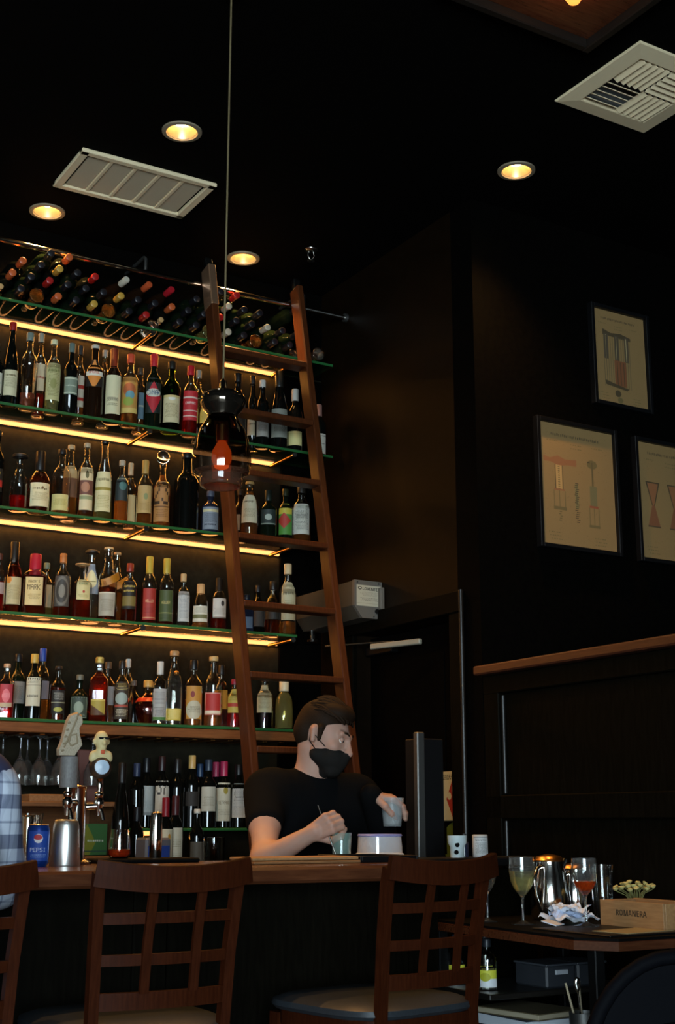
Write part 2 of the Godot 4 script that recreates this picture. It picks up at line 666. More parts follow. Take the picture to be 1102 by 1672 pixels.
func materials() -> void:
	M.black_wall = grained(lin(0.0008, 0.00065, 0.0005), lin(0.0016, 0.0013, 0.0009), 0.8, Vector3(3, 3, 3), 0.03, 3)
	M.end_wall = grained(lin(0.0045, 0.0023, 0.0009), lin(0.0078, 0.004, 0.0016), 0.5, Vector3(2.5, 2.5, 2.5), 0.02, 4)
	M.end_wall.metallic_specular = 0.2
	M.dark_panel = grained(lin(0.0020, 0.0016, 0.0009), lin(0.0042, 0.0034, 0.0020), 0.55, Vector3(8, 1, 8), 0.03, 5)
	M.dark_trim = mat(lin(0.008, 0.0065, 0.005), 0.4)
	M.cap_wood = grained(lin(0.05, 0.014, 0.006), lin(0.09, 0.026, 0.01), 0.4, Vector3(3, 12, 1), 0.03, 7)
	M.plaster = grained(lin(0.010, 0.0088, 0.0042), lin(0.0185, 0.016, 0.008), 0.8, Vector3(1.6, 1.6, 1.6), 0.012, 8)
	M.plaster.metallic_specular = 0.25
	M.plaster.detail_enabled = true
	M.plaster.detail_blend_mode = BaseMaterial3D.BLEND_MODE_MUL
	M.plaster.detail_albedo = noise_tex(Color(0.72, 0.7, 0.66), Color(1, 1, 1), 0.06, 18)
	M.ceiling = mat(lin(0.0018, 0.0015, 0.0012), 0.85)
	M.floor = grained(lin(0.02, 0.012, 0.008), lin(0.05, 0.03, 0.018), 0.5, Vector3(1, 1, 6), 0.02, 10)
	M.room_wall = mat(lin(0.10, 0.08, 0.06), 0.8)
	M.ladder = grained(lin(0.044, 0.0112, 0.0033), lin(0.086, 0.0245, 0.007), 0.42, Vector3(14, 1.2, 14), 0.03, 12)
	M.ladder.metallic_specular = 0.3
	M.chair = grained(lin(0.017, 0.0038, 0.0013), lin(0.036, 0.0084, 0.0026), 0.5, Vector3(14, 1.5, 14), 0.03, 13)
	M.chair.metallic_specular = 0.14
	M.bar_wood = grained(lin(0.05, 0.015, 0.006), lin(0.09, 0.03, 0.012), 0.25, Vector3(1, 9, 9), 0.03, 14)
	M.shelf_wood = grained(lin(0.15, 0.052, 0.015), lin(0.25, 0.092, 0.027), 0.4, Vector3(1, 10, 10), 0.03, 15)
	M.crate = grained(lin(0.15, 0.064, 0.021), lin(0.25, 0.112, 0.038), 0.6, Vector3(1.2, 9, 9), 0.03, 16)
	M.pale_wood = grained(lin(0.23, 0.115, 0.042), lin(0.33, 0.175, 0.068), 0.65, Vector3(10, 10, 1.5), 0.03, 17)
	M.leather = grained(lin(0.013, 0.0155, 0.0185), lin(0.026, 0.0305, 0.036), 0.36, Vector3(6, 6, 6), 0.08, 19)
	M.chrome = mat(Color(0.82, 0.81, 0.78), 0.12, 1.0)
	M.steel = mat(Color(0.72, 0.71, 0.68), 0.24, 1.0)
	M.satin = mat(Color(0.92, 0.92, 0.9), 0.36, 1.0)
	M.brass = mat(Color(0.75, 0.55, 0.3), 0.3, 1.0)
	M.brushed = mat(Color(0.42, 0.42, 0.41), 0.45, 0.9)
	M.black_metal = mat(lin(0.004, 0.004, 0.004), 0.5, 0.0, 0.25)
	M.black_rubber = mat(lin(0.003, 0.003, 0.003), 0.6)
	M.black_plastic = mat(lin(0.004, 0.004, 0.0044), 0.45, 0.0, 0.3)
	M.vent = mat(lin(0.78, 0.64, 0.40), 0.6)
	M.galvanised = mat(lin(0.3, 0.3, 0.29), 0.5, 0.5)
	M.vent_mesh = grained(lin(0.44, 0.38, 0.26), lin(0.58, 0.50, 0.34), 0.8, Vector3(14, 14, 14), 0.09, 20)
	M.glass_shelf = pane(Color(0.16, 0.36, 0.18), 0.05)
	M.glass_shelf.metallic_specular = 0.1
	M.glass_edge = mat(Color(0.10, 0.36, 0.16), 0.08)
	M.glass_edge.clearcoat_enabled = true
	M.clear = liquid(Color(0.985, 0.985, 0.975))
	M.clear.refraction_scale = 0.05
	M.greenclear = liquid(Color(0.42, 0.62, 0.2))
	M.greenclear.refraction_scale = 0.05
	M.window = pane(Color(0.9, 0.95, 1), 0.05)
	M.black = mat(lin(0.0025, 0.003, 0.0025), 0.06)
	M.green = mat(lin(0.0035, 0.0065, 0.003), 0.06)
	M.brown = mat(lin(0.011, 0.0045, 0.002), 0.06)
	M.bluedk = mat(lin(0.010, 0.014, 0.03), 0.08)
	M.crystal = liquid(Color(0.97, 0.97, 0.95))
	M.crystal.refraction_scale = 0.05
	var tint := {"amber": [0.86, 0.52, 0.2], "dkamber": [0.66, 0.24, 0.07], "redamber": [0.74, 0.2, 0.06], "redliq": [0.85, 0.1, 0.06], "campari": [0.85, 0.14, 0.08], "rose": [0.88, 0.5, 0.34], "pale": [0.88, 0.85, 0.55], "yellow": [0.88, 0.82, 0.42], "orange": [0.9, 0.5, 0.18], "clearliq": [0.95, 0.95, 0.92], "cognac": [0.6, 0.1, 0.03], "winered": [0.3, 0.02, 0.03], "whitewine": [0.9, 0.86, 0.55], "cocktail": [0.85, 0.3, 0.1]}
	for k in tint:
		M[k] = liquid(Color(tint[k][0], tint[k][1], tint[k][2]))
		M[k].albedo_color.a = {"orange": 0.3, "amber": 0.2, "pale": 0.16, "yellow": 0.16, "dkamber": 0.12, "redamber": 0.14, "redliq": 0.2, "campari": 0.2, "rose": 0.2, "cognac": 0.1, "cocktail": 0.25, "whitewine": 0.12}.get(k, 0.03)
	M.stemware = liquid(Color(0.93, 0.94, 0.93))
	M.stemware.albedo_color.a = 0.025
	M.stemware.refraction_scale = 0.05
	for k in ["black_wall", "ceiling", "dark_panel", "black_rubber"]:
		M[k].metallic_specular = 0.12
	M.led = glow(lin(1.0, 0.39, 0.11), 2.3)
	M.bulb = glow(Color(1.0, 0.82, 0.55), 60.0)
	M.reflector = mat(Color(0.9, 0.8, 0.62), 0.38, 0.85)
	M.ring = mat(lin(0.25, 0.2, 0.13), 0.5)
	M.skin = mat(lin(0.36, 0.205, 0.15), 0.55, 0.0, 0.35)
	M.skin.subsurf_scatter_enabled = true
	M.skin.subsurf_scatter_strength = 0.12
	M.hair = grained(lin(0.007, 0.004, 0.0022), lin(0.028, 0.015, 0.008), 0.7, Vector3(40, 9, 40), 0.05, 21)
	M.hair.metallic_specular = 0.2
	M.tshirt = grained(lin(0.0022, 0.0023, 0.0026), lin(0.0042, 0.0043, 0.0046), 0.9, Vector3(6, 6, 6), 0.06, 22)
	M.tshirt.metallic_specular = 0.15
	M.mask = mat(lin(0.011, 0.010, 0.009), 0.85, 0.0, 0.2)
	M.paper = mat(lin(0.62, 0.64, 0.70), 0.8)


# ---------------------------------------------------------------- the room
func room() -> void:
	struct("floor", MB.new().box(Vector3(1.75, -0.05, 3.9), Vector3(12.9, 0.1, 8.9), 0.0), M.floor)
	var c := CSGBox3D.new()
	c.name = "ceiling"
	c.size = Vector3(12.9, 0.12, 8.9)
	c.material = M.ceiling
	add_child(c)
	c.position = Vector3(1.75, CEIL + 0.06, 3.9)
	c.set_meta("kind", "structure")
	for q in CANS:
		var hole := CSGCylinder3D.new()
		hole.name = "lamp_recess"
		hole.operation = CSGShape3D.OPERATION_SUBTRACTION
		hole.radius = 0.06
		hole.height = 0.13
		hole.sides = 32
		hole.material = M.ceiling
		c.add_child(hole, true)
		hole.position = Vector3(q[0], CEIL + 0.02, q[1]) - c.position
	var vent_hole := CSGBox3D.new()
	vent_hole.name = "duct_opening"
	vent_hole.operation = CSGShape3D.OPERATION_SUBTRACTION
	vent_hole.size = Vector3(0.31, 0.3, 0.31)
	vent_hole.material = M.ceiling
	c.add_child(vent_hole)
	vent_hole.position = Vector3(3.217, CEIL + 0.06, 2.315) - c.position
	struct("wall_back", MB.new().box(Vector3(0.0, 1.95, -0.075), Vector3(9.0, 3.9, 0.15), 0.0), M.plaster)
	struct("trim_2", MB.new().box(Vector3(0.0, 3.62, 0.004), Vector3(6.4, 0.46, 0.012), 0.002), M.black_wall)
	struct("trim_3", MB.new().box(Vector3(3.085, 1.69, 0.004), Vector3(0.23, 3.38, 0.012), 0.002), M.black_wall)
	struct("wall_left", MB.new().box(Vector3(-4.575, 1.95, 4.1), Vector3(0.15, 3.9, 8.4), 0.0), M.room_wall)
	struct("wall_far_right", MB.new().box(Vector3(8.075, 1.95, 4.7), Vector3(0.15, 3.9, 7.2), 0.0), M.room_wall)
	# end wall with the door opening z 0.34 to 1.06, 2.05 high
	var e := MB.new()
	e.box(Vector3(3.275, 1.95, 0.17), Vector3(0.15, 3.9, 0.34), 0.0)
	e.box(Vector3(3.275, 2.975, 0.7125), Vector3(0.15, 1.85, 0.745), 0.0)
	e.box(Vector3(3.275, 1.95, 1.1075), Vector3(0.15, 3.9, 0.045), 0.0)
	struct("wall_right", e, M.end_wall)
	struct("wall_dining", MB.new().box(Vector3(5.6, 1.95, 1.205), Vector3(4.8, 3.9, 0.15), 0.0), M.black_wall)
	# front wall with three windows
	var f := MB.new()
	f.box(Vector3(1.75, 0.25, 8.275), Vector3(12.8, 0.5, 0.15), 0.0)
	f.box(Vector3(1.75, 3.25, 8.275), Vector3(12.8, 1.3, 0.15), 0.0)
	var edges := [-4.65]
	for x in WINDOW_X:
		edges += [x - 0.65, x + 0.65]
	edges.append(8.15)
	for i in range(0, edges.size(), 2):
		f.box(Vector3((edges[i] + edges[i + 1]) / 2, 1.55, 8.275), Vector3(edges[i + 1] - edges[i], 2.1, 0.15), 0.0)
	struct("wall_front", f, M.room_wall)
	for i in WINDOW_X.size():
		var x: float = WINDOW_X[i]
		var w := MB.new()
		for y in [0.53, 1.55, 2.57]:
			w.box(Vector3(x, y, 8.26), Vector3(1.3, 0.06, 0.06))
		for dx in [-0.62, 0.0, 0.62]:
			w.box(Vector3(x + dx, 1.55, 8.26), Vector3(0.06, 2.1, 0.06))
		var o := struct("window_%d" % (i + 1), w, M.dark_trim)
		obj("pane", MB.new().box(Vector3(x, 1.55, 8.3), Vector3(1.3, 2.1, 0.012), 0.0), glow(Color(0.86, 0.95, 1.0), WINDOW_L * 0.25), o)
	# half wall that divides the dining side, running out from the corner
	var h := struct("wall_half", MB.new().box(Vector3(3.285, 0.885, 3.0), Vector3(0.11, 1.77, 3.44), 0.002), M.dark_panel)
	obj("cap", MB.new().box(Vector3(3.275, 1.795, 3.0), Vector3(0.23, 0.036, 3.46), 0.006), M.cap_wood, h)
	for y in [[1.70, 1.775], [1.222, 1.31], [0.62, 0.70], [0.0, 0.16]]:
		obj("rail", MB.new().box(Vector3(3.215, (y[0] + y[1]) / 2, 3.0), Vector3(0.03, y[1] - y[0], 3.44), 0.004), M.dark_panel, h)
	for z in [1.33, 2.5, 3.6, 4.67]:
		var stile := obj("stile", MB.new().box(Vector3(3.2165, 0.86, z), Vector3(0.033, 1.69, 0.095), 0.004), M.dark_panel, h)
		for y in [[1.318, 1.692], [0.708, 1.214]]:
			obj("bead", MB.new().tube([Vector3(3.222, y[0], z + 0.05), Vector3(3.222, y[1], z + 0.05)], 0.009, 8), M.dark_trim, stile)


func ceiling_fittings() -> void:
	for q in CANS:
		var t := thing("downlight", "round recessed ceiling downlight " + q[2], "downlight", Vector3(q[0], CEIL, q[1]), 0, "recessed downlights")
		obj("trim_ring", MB.new().lathe([Vector2(0.058, -0.001), Vector2(0.062, -0.008), Vector2(0.078, -0.006), Vector2(0.079, 0.0)], 32), M.ring, t)
		obj("reflector", MB.new().lathe([Vector2(0.030, 0.045), Vector2(0.046, 0.022), Vector2(0.058, -0.002)], 32), M.reflector, t)
		obj("lamp", MB.new().lathe([Vector2(0, 0.03), Vector2(0.025, 0.032), Vector2(0.034, 0.042), Vector2(0.034, 0.047), Vector2(0, 0.048)], 24), M.bulb, t)
		var s := SpotLight3D.new()
		s.name = "beam"
		s.light_color = Color(1.0, 0.74, 0.42)
		s.light_energy = CAN_E
		s.light_size = 0.03
		s.spot_angle = 48.0
		s.spot_angle_attenuation = 0.8
		s.spot_range = 12.0
		s.spot_attenuation = 2.0
		s.shadow_enabled = true
		t.add_child(s)
		s.position = Vector3(0, 0.02, 0)
		s.rotation_degrees = Vector3(-90, 0, 0)
	# return air grille with five filter panels
	var r := thing("return_grille", "long pale return air grille with five filter panels in the ceiling", "vent", Vector3(1.896, CEIL, 0.66))
	var fr := MB.new()
	for sx in [-1, 1]:
		fr.box(Vector3(sx * 0.282, -0.009, 0), Vector3(0.036, 0.018, 0.36), 0.004)
	for sz in [-1, 1]:
		fr.box(Vector3(0, -0.009, sz * 0.164), Vector3(0.6, 0.018, 0.034), 0.004)
	obj("frame", fr, M.vent, r)
	for i in 5:
		obj("filter_panel", MB.new().box(Vector3(-0.2112 + i * 0.1056, -0.006, 0), Vector3(0.086, 0.008, 0.29), 0.002), M.vent_mesh, r)
	for i in 4:
		obj("divider_bar", MB.new().box(Vector3(-0.1584 + i * 0.1056, -0.0085, 0), Vector3(0.018, 0.013, 0.294), 0.003), M.vent, r)
	# square diffuser with four fields of blades
	var d := thing("ceiling_diffuser", "square white ceiling air diffuser with four fields of blades", "vent", Vector3(3.217, CEIL, 2.315))
	var df := MB.new()
	var ring := [[0.226, 0.0], [0.226, -0.005], [0.222, -0.008], [0.160, -0.014], [0.155, -0.012], [0.155, 0.02]]
	for i in 4:
		var b := Basis(Vector3.UP, i * PI / 2)
		for j in ring.size() - 1:
			var o: Array = ring[j]
			var q: Array = ring[j + 1]
			df.quad(b * Vector3(o[0], o[1], -o[0]), b * Vector3(o[0], o[1], o[0]), b * Vector3(q[0], q[1], q[0]), b * Vector3(q[0], q[1], -q[0]))
	obj("frame", df, M.vent, d)
	var duct := MB.new()
	for sx in [-1, 1]:
		duct.box(Vector3(sx * 0.153, 0.2, 0), Vector3(0.004, 0.4, 0.308), 0.0)
		duct.box(Vector3(0, 0.2, sx * 0.153), Vector3(0.302, 0.4, 0.004), 0.0)
	duct.box(Vector3(0, 0.402, 0), Vector3(0.31, 0.004, 0.31), 0.0)
	obj("duct_throat", duct, M.galvanised, d)
	for qx in 2:
		for qz in 2:
			for i in 5:
				var off := -0.058 + i * 0.029
				var c := Vector3(-0.0775 + qx * 0.155, -0.010, -0.0775 + qz * 0.155)
				var along_x := (qx + qz) % 2 == 0
				var tilt := 0.6 if qz == 0 else -0.6
				if along_x:
					obj("blade", MB.new().box(c + Vector3(0, 0, off), Vector3(0.148, 0.003, 0.024), 0.001, Basis(Vector3.RIGHT, tilt)), M.vent, d)
				else:
					obj("blade", MB.new().box(c + Vector3(off, 0, 0), Vector3(0.024, 0.003, 0.148), 0.001, Basis(Vector3.BACK, tilt if qx == 0 else -tilt)), M.vent, d)
	# wooden square ceiling light at the top edge of the view
	var w := thing("ceiling_light", "square dark wooden ceiling light with a hanging amber bulb", "ceiling light", Vector3(2.52, CEIL, 2.76))
	var wf := MB.new()
	for sx in [-1, 1]:
		wf.box(Vector3(sx * 0.315, -0.02, 0), Vector3(0.03, 0.04, 0.66), 0.004)
		wf.box(Vector3(0, -0.02, sx * 0.315), Vector3(0.6, 0.04, 0.03), 0.004)
	obj("frame", wf, M.dark_trim, w)
	obj("panel", MB.new().box(Vector3(0, -0.005, 0), Vector3(0.6, 0.008, 0.6), 0.001), M.bar_wood, w)
	obj("bulb", MB.new().lathe([Vector2(0, -0.105), Vector2(0.018, -0.1), Vector2(0.03, -0.08), Vector2(0.026, -0.055), Vector2(0.014, -0.03), Vector2(0.012, -0.012)], 20, Transform3D(Basis(), Vector3(0.05, 0.02, -0.085))), glow(Color(1, 0.6, 0.25), 2.0), w)
	var ol := OmniLight3D.new()
	ol.name = "bulb_light"
	ol.light_color = Color(1.0, 0.6, 0.25)
	ol.light_energy = 0.012
	ol.light_size = 0.03
	ol.omni_range = 12.0
	ol.omni_attenuation = 2.0
	ol.shadow_enabled = true
	w.add_child(ol)
	ol.position = Vector3(0.05, -0.055, -0.085)
	# sprinkler head
	var s := thing("sprinkler", "small chrome fire sprinkler head hanging from the dark ceiling", "sprinkler", Vector3(2.87, CEIL, 0.468))
	obj("escutcheon", MB.new().lathe([Vector2(0, -0.012), Vector2(0.018, -0.012), Vector2(0.032, -0.003), Vector2(0.033, 0)], 24), M.steel, s)
	var arms := MB.new()
	for sx in [-1, 1]:
		arms.tube([Vector3(sx * 0.012, -0.01, 0), Vector3(sx * 0.018, -0.03, 0), Vector3(sx * 0.006, -0.05, 0)], 0.0035, 8)
	obj("yoke", arms, M.steel, s)
	obj("deflector", MB.new().lathe([Vector2(0, -0.058), Vector2(0.018, -0.057), Vector2(0.018, -0.054), Vector2(0.004, -0.05), Vector2(0, -0.045)], 16), M.steel, s)


# ---------------------------------------------------------------- back bar shelves
func led(called: String, label: String, x0: float, x1: float, y: float, share := 1.0) -> void:
	var t := thing(called, label, "light strip", Vector3((x0 + x1) / 2, y, 0.006), 0, "warm light strips under the shelves")
	obj("channel", MB.new().box(Vector3(0, 0.0115, 0.0085), Vector3(x1 - x0, 0.004, 0.028), 0.001), M.brushed, t)
	obj("led_lens", MB.new().box(Vector3(0, 0, 0.002), Vector3(x1 - x0, 0.018, 0.013), 0.003), M.led, t)
	area("shelf_light", Vector3((x0 + x1) / 2, y - 0.012, 0.016), Vector2(x1 - x0, 0.014), Color(1.0, 0.66, 0.28), share * LED_L * (x1 - x0) * 0.014 / PI, Vector3(-105, 0, 0))


func back_bar() -> void:
	var names := ["A", "B", "C", "D", "E"]
	var words := ["topmost glass shelf that carries the stacked wine bottles", "second glass shelf from the top, with dark bottles", "third glass shelf from the top, with brown spirits", "fourth glass shelf from the top, with whisky bottles", "fifth and lowest glass shelf, lying on a wood strip"]
	for i in 5:
		var y: float = SHELF_Y[names[i]]
		var right := 3.12 if i < 2 else 2.93
		var t := thing("glass_shelf", words[i], "shelf", Vector3(0, 0, 0), 0, "long glass shelves on the back wall")
		obj("slab", MB.new().box(Vector3((0.2 + right) / 2, y - 0.006, 0.1375), Vector3(right - 0.2, 0.012, 0.225), 0.001), M.glass_shelf, t)
		obj("front_edge", MB.new().box(Vector3((0.2 + right) / 2, y - 0.006, 0.2525), Vector3(right - 0.2, 0.012, 0.005), 0.0015), M.glass_edge, t)
		if i < 4:
			for x in [1.40, 2.175, 2.915]:
				var rod := obj("bracket", MB.new().tube([Vector3(x, y - 0.022, 0.0), Vector3(x, y - 0.022, 0.232)], 0.0085, 12), M.brass, t)
				obj("bracket_cap", MB.new().tube([Vector3(x, y - 0.022, 0.232), Vector3(x, y - 0.022, 0.246)], 0.012, 14), M.steel, rod)
	var lw := ["light strip glowing on the wall under the topmost glass shelf", "light strip glowing on the wall under the second glass shelf", "light strip glowing on the wall under the third glass shelf", "light strip glowing on the wall under the fourth glass shelf"]
	for i in 4:
		led("led_strip", lw[i], 0.2, [2.965, 2.93, 2.965, 2.96][i], [3.376, 2.913, 2.468, 2.033][i])
	# wood strip and stemware rack below the lowest shelf
	var w := thing("stemware_rack", "wooden under-shelf rack with metal rails for hanging stemware", "rack")
	obj("board", MB.new().box(Vector3(1.55, 1.583, 0.135), Vector3(2.76, 0.04, 0.236), 0.003), M.shelf_wood, w)
	for i in 19:
		obj("rail", MB.new().box(Vector3(1.33 + i * 0.085, 1.557, 0.135), Vector3(0.022, 0.006, 0.22), 0.002), M.brass, w)
	# ladder rail above the topmost shelf
	var r := thing("ladder_rail", "long metal ladder rail running above the topmost bottle shelf", "rail")
	obj("bar", MB.new().tube([Vector3(0.2, 3.648, 0.25), Vector3(3.2, 3.648, 0.25)], 0.0125, 14), M.chrome, r)
	for x in [0.9, 2.125, 2.955]:
		obj("post", MB.new().tube([Vector3(x, 3.66, 0.25), Vector3(x, 3.715, 0.25), Vector3(x, 3.73, 0.23), Vector3(x, 3.73, 0.0)], 0.008, 10), M.brushed, r)
	obj("wall_flange", MB.new().tube([Vector3(3.185, 3.648, 0.25), Vector3(3.2, 3.648, 0.25)], 0.022, 14), M.brushed, r)
	# hanging wine glasses, feet in the rails
	var g0: Node3D = null
	var n := 0
	for q in [[1.50, 0.19], [1.595, 0.17], [1.64, 0.10], [1.685, 0.19], [1.74, 0.11], [1.765, 0.19], [1.825, 0.11], [1.85, 0.19], [1.925, 0.14], [2.0, 0.17]]:
		var lab: String = "clear wine glass hanging upside down in the stemware rack, %s from the left" % ORDINAL[n]
		if g0 == null:
			g0 = thing("hanging_wine_glass", lab, "wine glass", Vector3(q[0], 1.553, q[1]), 0, "wine glasses hanging under the lowest shelf")
			wine_glass(g0, 0.195, 0.035, true)
		else:
			copy(g0, lab, Vector3(q[0], 1.553, q[1]), n * 0.4)
		n += 1


# a stemmed glass of thin glass; hung glasses point down from their feet
func wine_glass(t: Node3D, h: float, r: float, hung := false, bowl_from := 0.46) -> void:
	var s := -1.0 if hung else 1.0
	var foot := [Vector2(0, 0.0), Vector2(r * 0.92, 0.0), Vector2(r * 0.95, 0.002), Vector2(r * 0.5, 0.005), Vector2(0.005, 0.012)]
	var y := h * bowl_from
	var stem := [Vector2(0.005, 0.012), Vector2(0.0035, y * 0.5), Vector2(0.0042, y * 0.9), Vector2(0.009, y)]
	var bowl := [Vector2(0.009, y)]
	for i in range(1, 9):
		var f := i / 8.0
		bowl.append(Vector2(r * (0.25 + 0.75 * pow(sin(minf(1.0, f * 1.35) * PI / 2), 0.8)) * (1.0 - 0.18 * maxf(0.0, f - 0.6)), y + (h - y) * f))
	var xf := Transform3D(Basis(Vector3.RIGHT, PI if hung else 0.0), Vector3.ZERO)
	obj("foot", MB.new().lathe(foot, 24, xf), M.stemware, t)
	obj("stem", MB.new().lathe(stem, 12, xf), M.stemware, t)
	for i in range(8, 0, -1):
		bowl.append(bowl[i] - Vector2(0.0009, 0.0))
	bowl.append(Vector2(0, y + 0.002))
	obj("bowl", MB.new().lathe(bowl, 28, xf), M.stemware, t)


# ---------------------------------------------------------------- bottles
func outline(kind: String) -> Array:  # (share of radius, share of height)
	match kind:
		"wine":
			return [Vector2(0.86, 0), Vector2(1, 0.012), Vector2(1, 0.58), Vector2(0.97, 0.625), Vector2(0.82, 0.68), Vector2(0.52, 0.735), Vector2(0.41, 0.78), Vector2(0.38, 0.93), Vector2(0.42, 0.935), Vector2(0.42, 0.97), Vector2(0.37, 1.0)]
		"burg":
			return [Vector2(0.86, 0), Vector2(1, 0.012), Vector2(1, 0.45), Vector2(0.94, 0.52), Vector2(0.7, 0.65), Vector2(0.46, 0.77), Vector2(0.38, 0.84), Vector2(0.36, 0.94), Vector2(0.41, 0.945), Vector2(0.41, 0.97), Vector2(0.36, 1.0)]
		"squat":
			return [Vector2(0.88, 0), Vector2(1, 0.02), Vector2(1, 0.5), Vector2(0.9, 0.57), Vector2(0.6, 0.65), Vector2(0.34, 0.7), Vector2(0.31, 0.94), Vector2(0.34, 0.95), Vector2(0.34, 1.0)]
		"square":
			return [Vector2(0.88, 0), Vector2(0.97, 0.015), Vector2(0.97, 0.62), Vector2(0.9, 0.67), Vector2(0.55, 0.72), Vector2(0.36, 0.76), Vector2(0.34, 0.95), Vector2(0.37, 0.955), Vector2(0.37, 1.0)]
		"taper":
			return [Vector2(0.84, 0), Vector2(0.94, 0.012), Vector2(1, 0.3), Vector2(0.97, 0.55), Vector2(0.86, 0.62), Vector2(0.55, 0.72), Vector2(0.46, 0.82), Vector2(0.42, 0.95), Vector2(0.46, 0.96), Vector2(0.44, 1.0)]
		"bell":
			return [Vector2(0.92, 0), Vector2(1, 0.02), Vector2(0.96, 0.3), Vector2(0.92, 0.55), Vector2(0.8, 0.67), Vector2(0.52, 0.76), Vector2(0.42, 0.82), Vector2(0.4, 0.95), Vector2(0.44, 0.96), Vector2(0.42, 1.0)]
		"decant":
			return [Vector2(0.9, 0), Vector2(1, 0.015), Vector2(0.98, 0.5), Vector2(0.9, 0.58), Vector2(0.6, 0.7), Vector2(0.42, 0.78), Vector2(0.38, 0.9), Vector2(0.44, 0.92), Vector2(0.44, 1.0)]
		"flask":
			return [Vector2(0.5, 0), Vector2(0.6, 0.02), Vector2(0.86, 0.14), Vector2(1, 0.34), Vector2(0.95, 0.5), Vector2(0.74, 0.62), Vector2(0.42, 0.7), Vector2(0.27, 0.76), Vector2(0.25, 0.95), Vector2(0.28, 0.96), Vector2(0.28, 1.0)]
	return [Vector2(0.88, 0), Vector2(1, 0.014), Vector2(1, 0.6), Vector2(0.96, 0.645), Vector2(0.74, 0.7), Vector2(0.46, 0.74), Vector2(0.37, 0.79), Vector2(0.35, 0.94), Vector2(0.4, 0.945), Vector2(0.4, 0.97), Vector2(0.36, 1.0)]


# a wall of glass: up the outside, down the inside
func hollow(prof: Array, wall: float, floor_: float) -> Array:
	var out := prof.duplicate()
	for i in range(prof.size() - 1, -1, -1):
		var q: Vector2 = prof[i]
		if q.x - wall > 0.0015 and q.y > floor_:
			out.append(Vector2(q.x - wall, q.y))
	out.append(Vector2(maxf(0.001, out[-1].x * 0.95), floor_))
	out.append(Vector2(0, floor_))
	return out


func radius_at(prof: Array, y: float) -> float:
	for i in prof.size() - 1:
		if y <= prof[i + 1].y:
			return lerpf(prof[i].x, prof[i + 1].x, clampf((y - prof[i].y) / maxf(prof[i + 1].y - prof[i].y, 1e-6), 0, 1))
	return prof[-1].x


# the shape between two heights, closed at both ends
func slice(prof: Array, y0: float, y1: float, r: float, h: float, inset := 0.0) -> Array:
	var out := [Vector2(0, y0 * h), Vector2(maxf(0.001, radius_at(prof, y0) * r - inset), y0 * h)]
	for q in prof:
		if q.y > y0 + 0.004 and q.y < y1 - 0.004:
			out.append(Vector2(maxf(0.001, q.x * r - inset), q.y * h))
	out.append(Vector2(maxf(0.001, radius_at(prof, y1) * r - inset), y1 * h))
	out.append(Vector2(0, y1 * h))
	return out


func make_bottle(t: Node3D, h: float, r: float, kind: String, glass: String, liq: String, fill: float, cap: String, lab: String, face: float) -> void:
	var prof := outline(kind)
	var ex := 5.0 if kind == "square" else 2.0
	var seg := 32 if ex > 2 else 22
	var turned := Transform3D(Basis(Vector3.UP, face), Vector3.ZERO)
	var shell := []
	for q in prof:
		shell.append(Vector2(q.x * r, q.y * h))
	shell.push_front(Vector2(0, h * 0.004))
	if glass == "clear" or glass == "greenclear":
		shell = hollow(shell, 0.0017, h * 0.012)
	else:
		shell.append(Vector2(0, h))
	obj("glass", MB.new().lathe(shell, seg, turned, ex), M[glass], t)
	if liq != "-":
		obj("liquid", MB.new().lathe(slice(prof, 0.016, 0.016 + fill * 0.84, r, h, 0.0021), seg, turned, ex), M[liq], t)
	if cap != "-,0":
		var a := cap.split(" ")
		var col := a[0].split(",")[0]
		var share := float(a[0].split(",")[1])
		var wide := 1.08
		var flat := false
		# "rrggbb,share,width,shape"
		var b := cap.split(",")
		if b.size() > 2:
			wide = float(b[2])
		flat = b.size() > 3
		var y0 := (1.0 - share) * h
		var rr := maxf(radius_at(prof, 0.97), radius_at(prof, 1.0 - share * 0.5)) * r * wide
		if flat:
			obj("stopper", MB.new().lathe([Vector2(0, h * 0.985), Vector2(rr * 0.5, h * 0.985), Vector2(rr * 0.55, h), Vector2(rr, h + 0.002), Vector2(rr, h + share * h * 0.4), Vector2(rr * 0.9, h + share * h * 0.45), Vector2(0, h + share * h * 0.45)], 24), plain(col, 0.5), t)
		else:
			obj("cap", MB.new().lathe([Vector2(radius_at(prof, 1.0 - share) * r, y0 - 0.001), Vector2(maxf(rr * 0.98, radius_at(prof, 1.0 - share) * r + 0.0008), y0), Vector2(rr, y0 + 0.004), Vector2(rr, h - 0.002), Vector2(rr * 0.9, h + 0.002), Vector2(0, h + 0.002)], 20), plain(col, 0.4), t)
	else:  # ball stopper of glass
		obj("ball_stopper", MB.new().lathe(ball(0.03, h + 0.03), 24), M.crystal, t)
	if lab != "-":
		var head := lab.split("|")[0].split(",")
		var y0 := float(head[0])
		var y1 := float(head[1])
		var rows := []
		for i in 7:
			var y := lerpf(y0, y1, i / 6.0)
			rows.append(Vector2(radius_at(prof, y) * r + 0.0007, y * h))
		var spec := head[2] + ("|" + lab.split("|")[1] if "|" in lab else "")
		var half := 0.95 if ex == 2.0 else 0.62
		if ex == 2.0:
			var pt := MB.new().patch(rows, face - half, face + half, 10)
			obj("label", pt, label_mat(spec), t)
		else:
			var pt := MB.new().patch(rows, -half, half, 10, ex)
			var o := obj("label", pt, label_mat(spec), t)
			o.rotation.y = face


func ball(r: float, y: float) -> Array:
	var out := []
	for i in 13:
		out.append(Vector2(sin(PI * i / 12.0) * r, y - cos(PI * i / 12.0) * r))
	return out


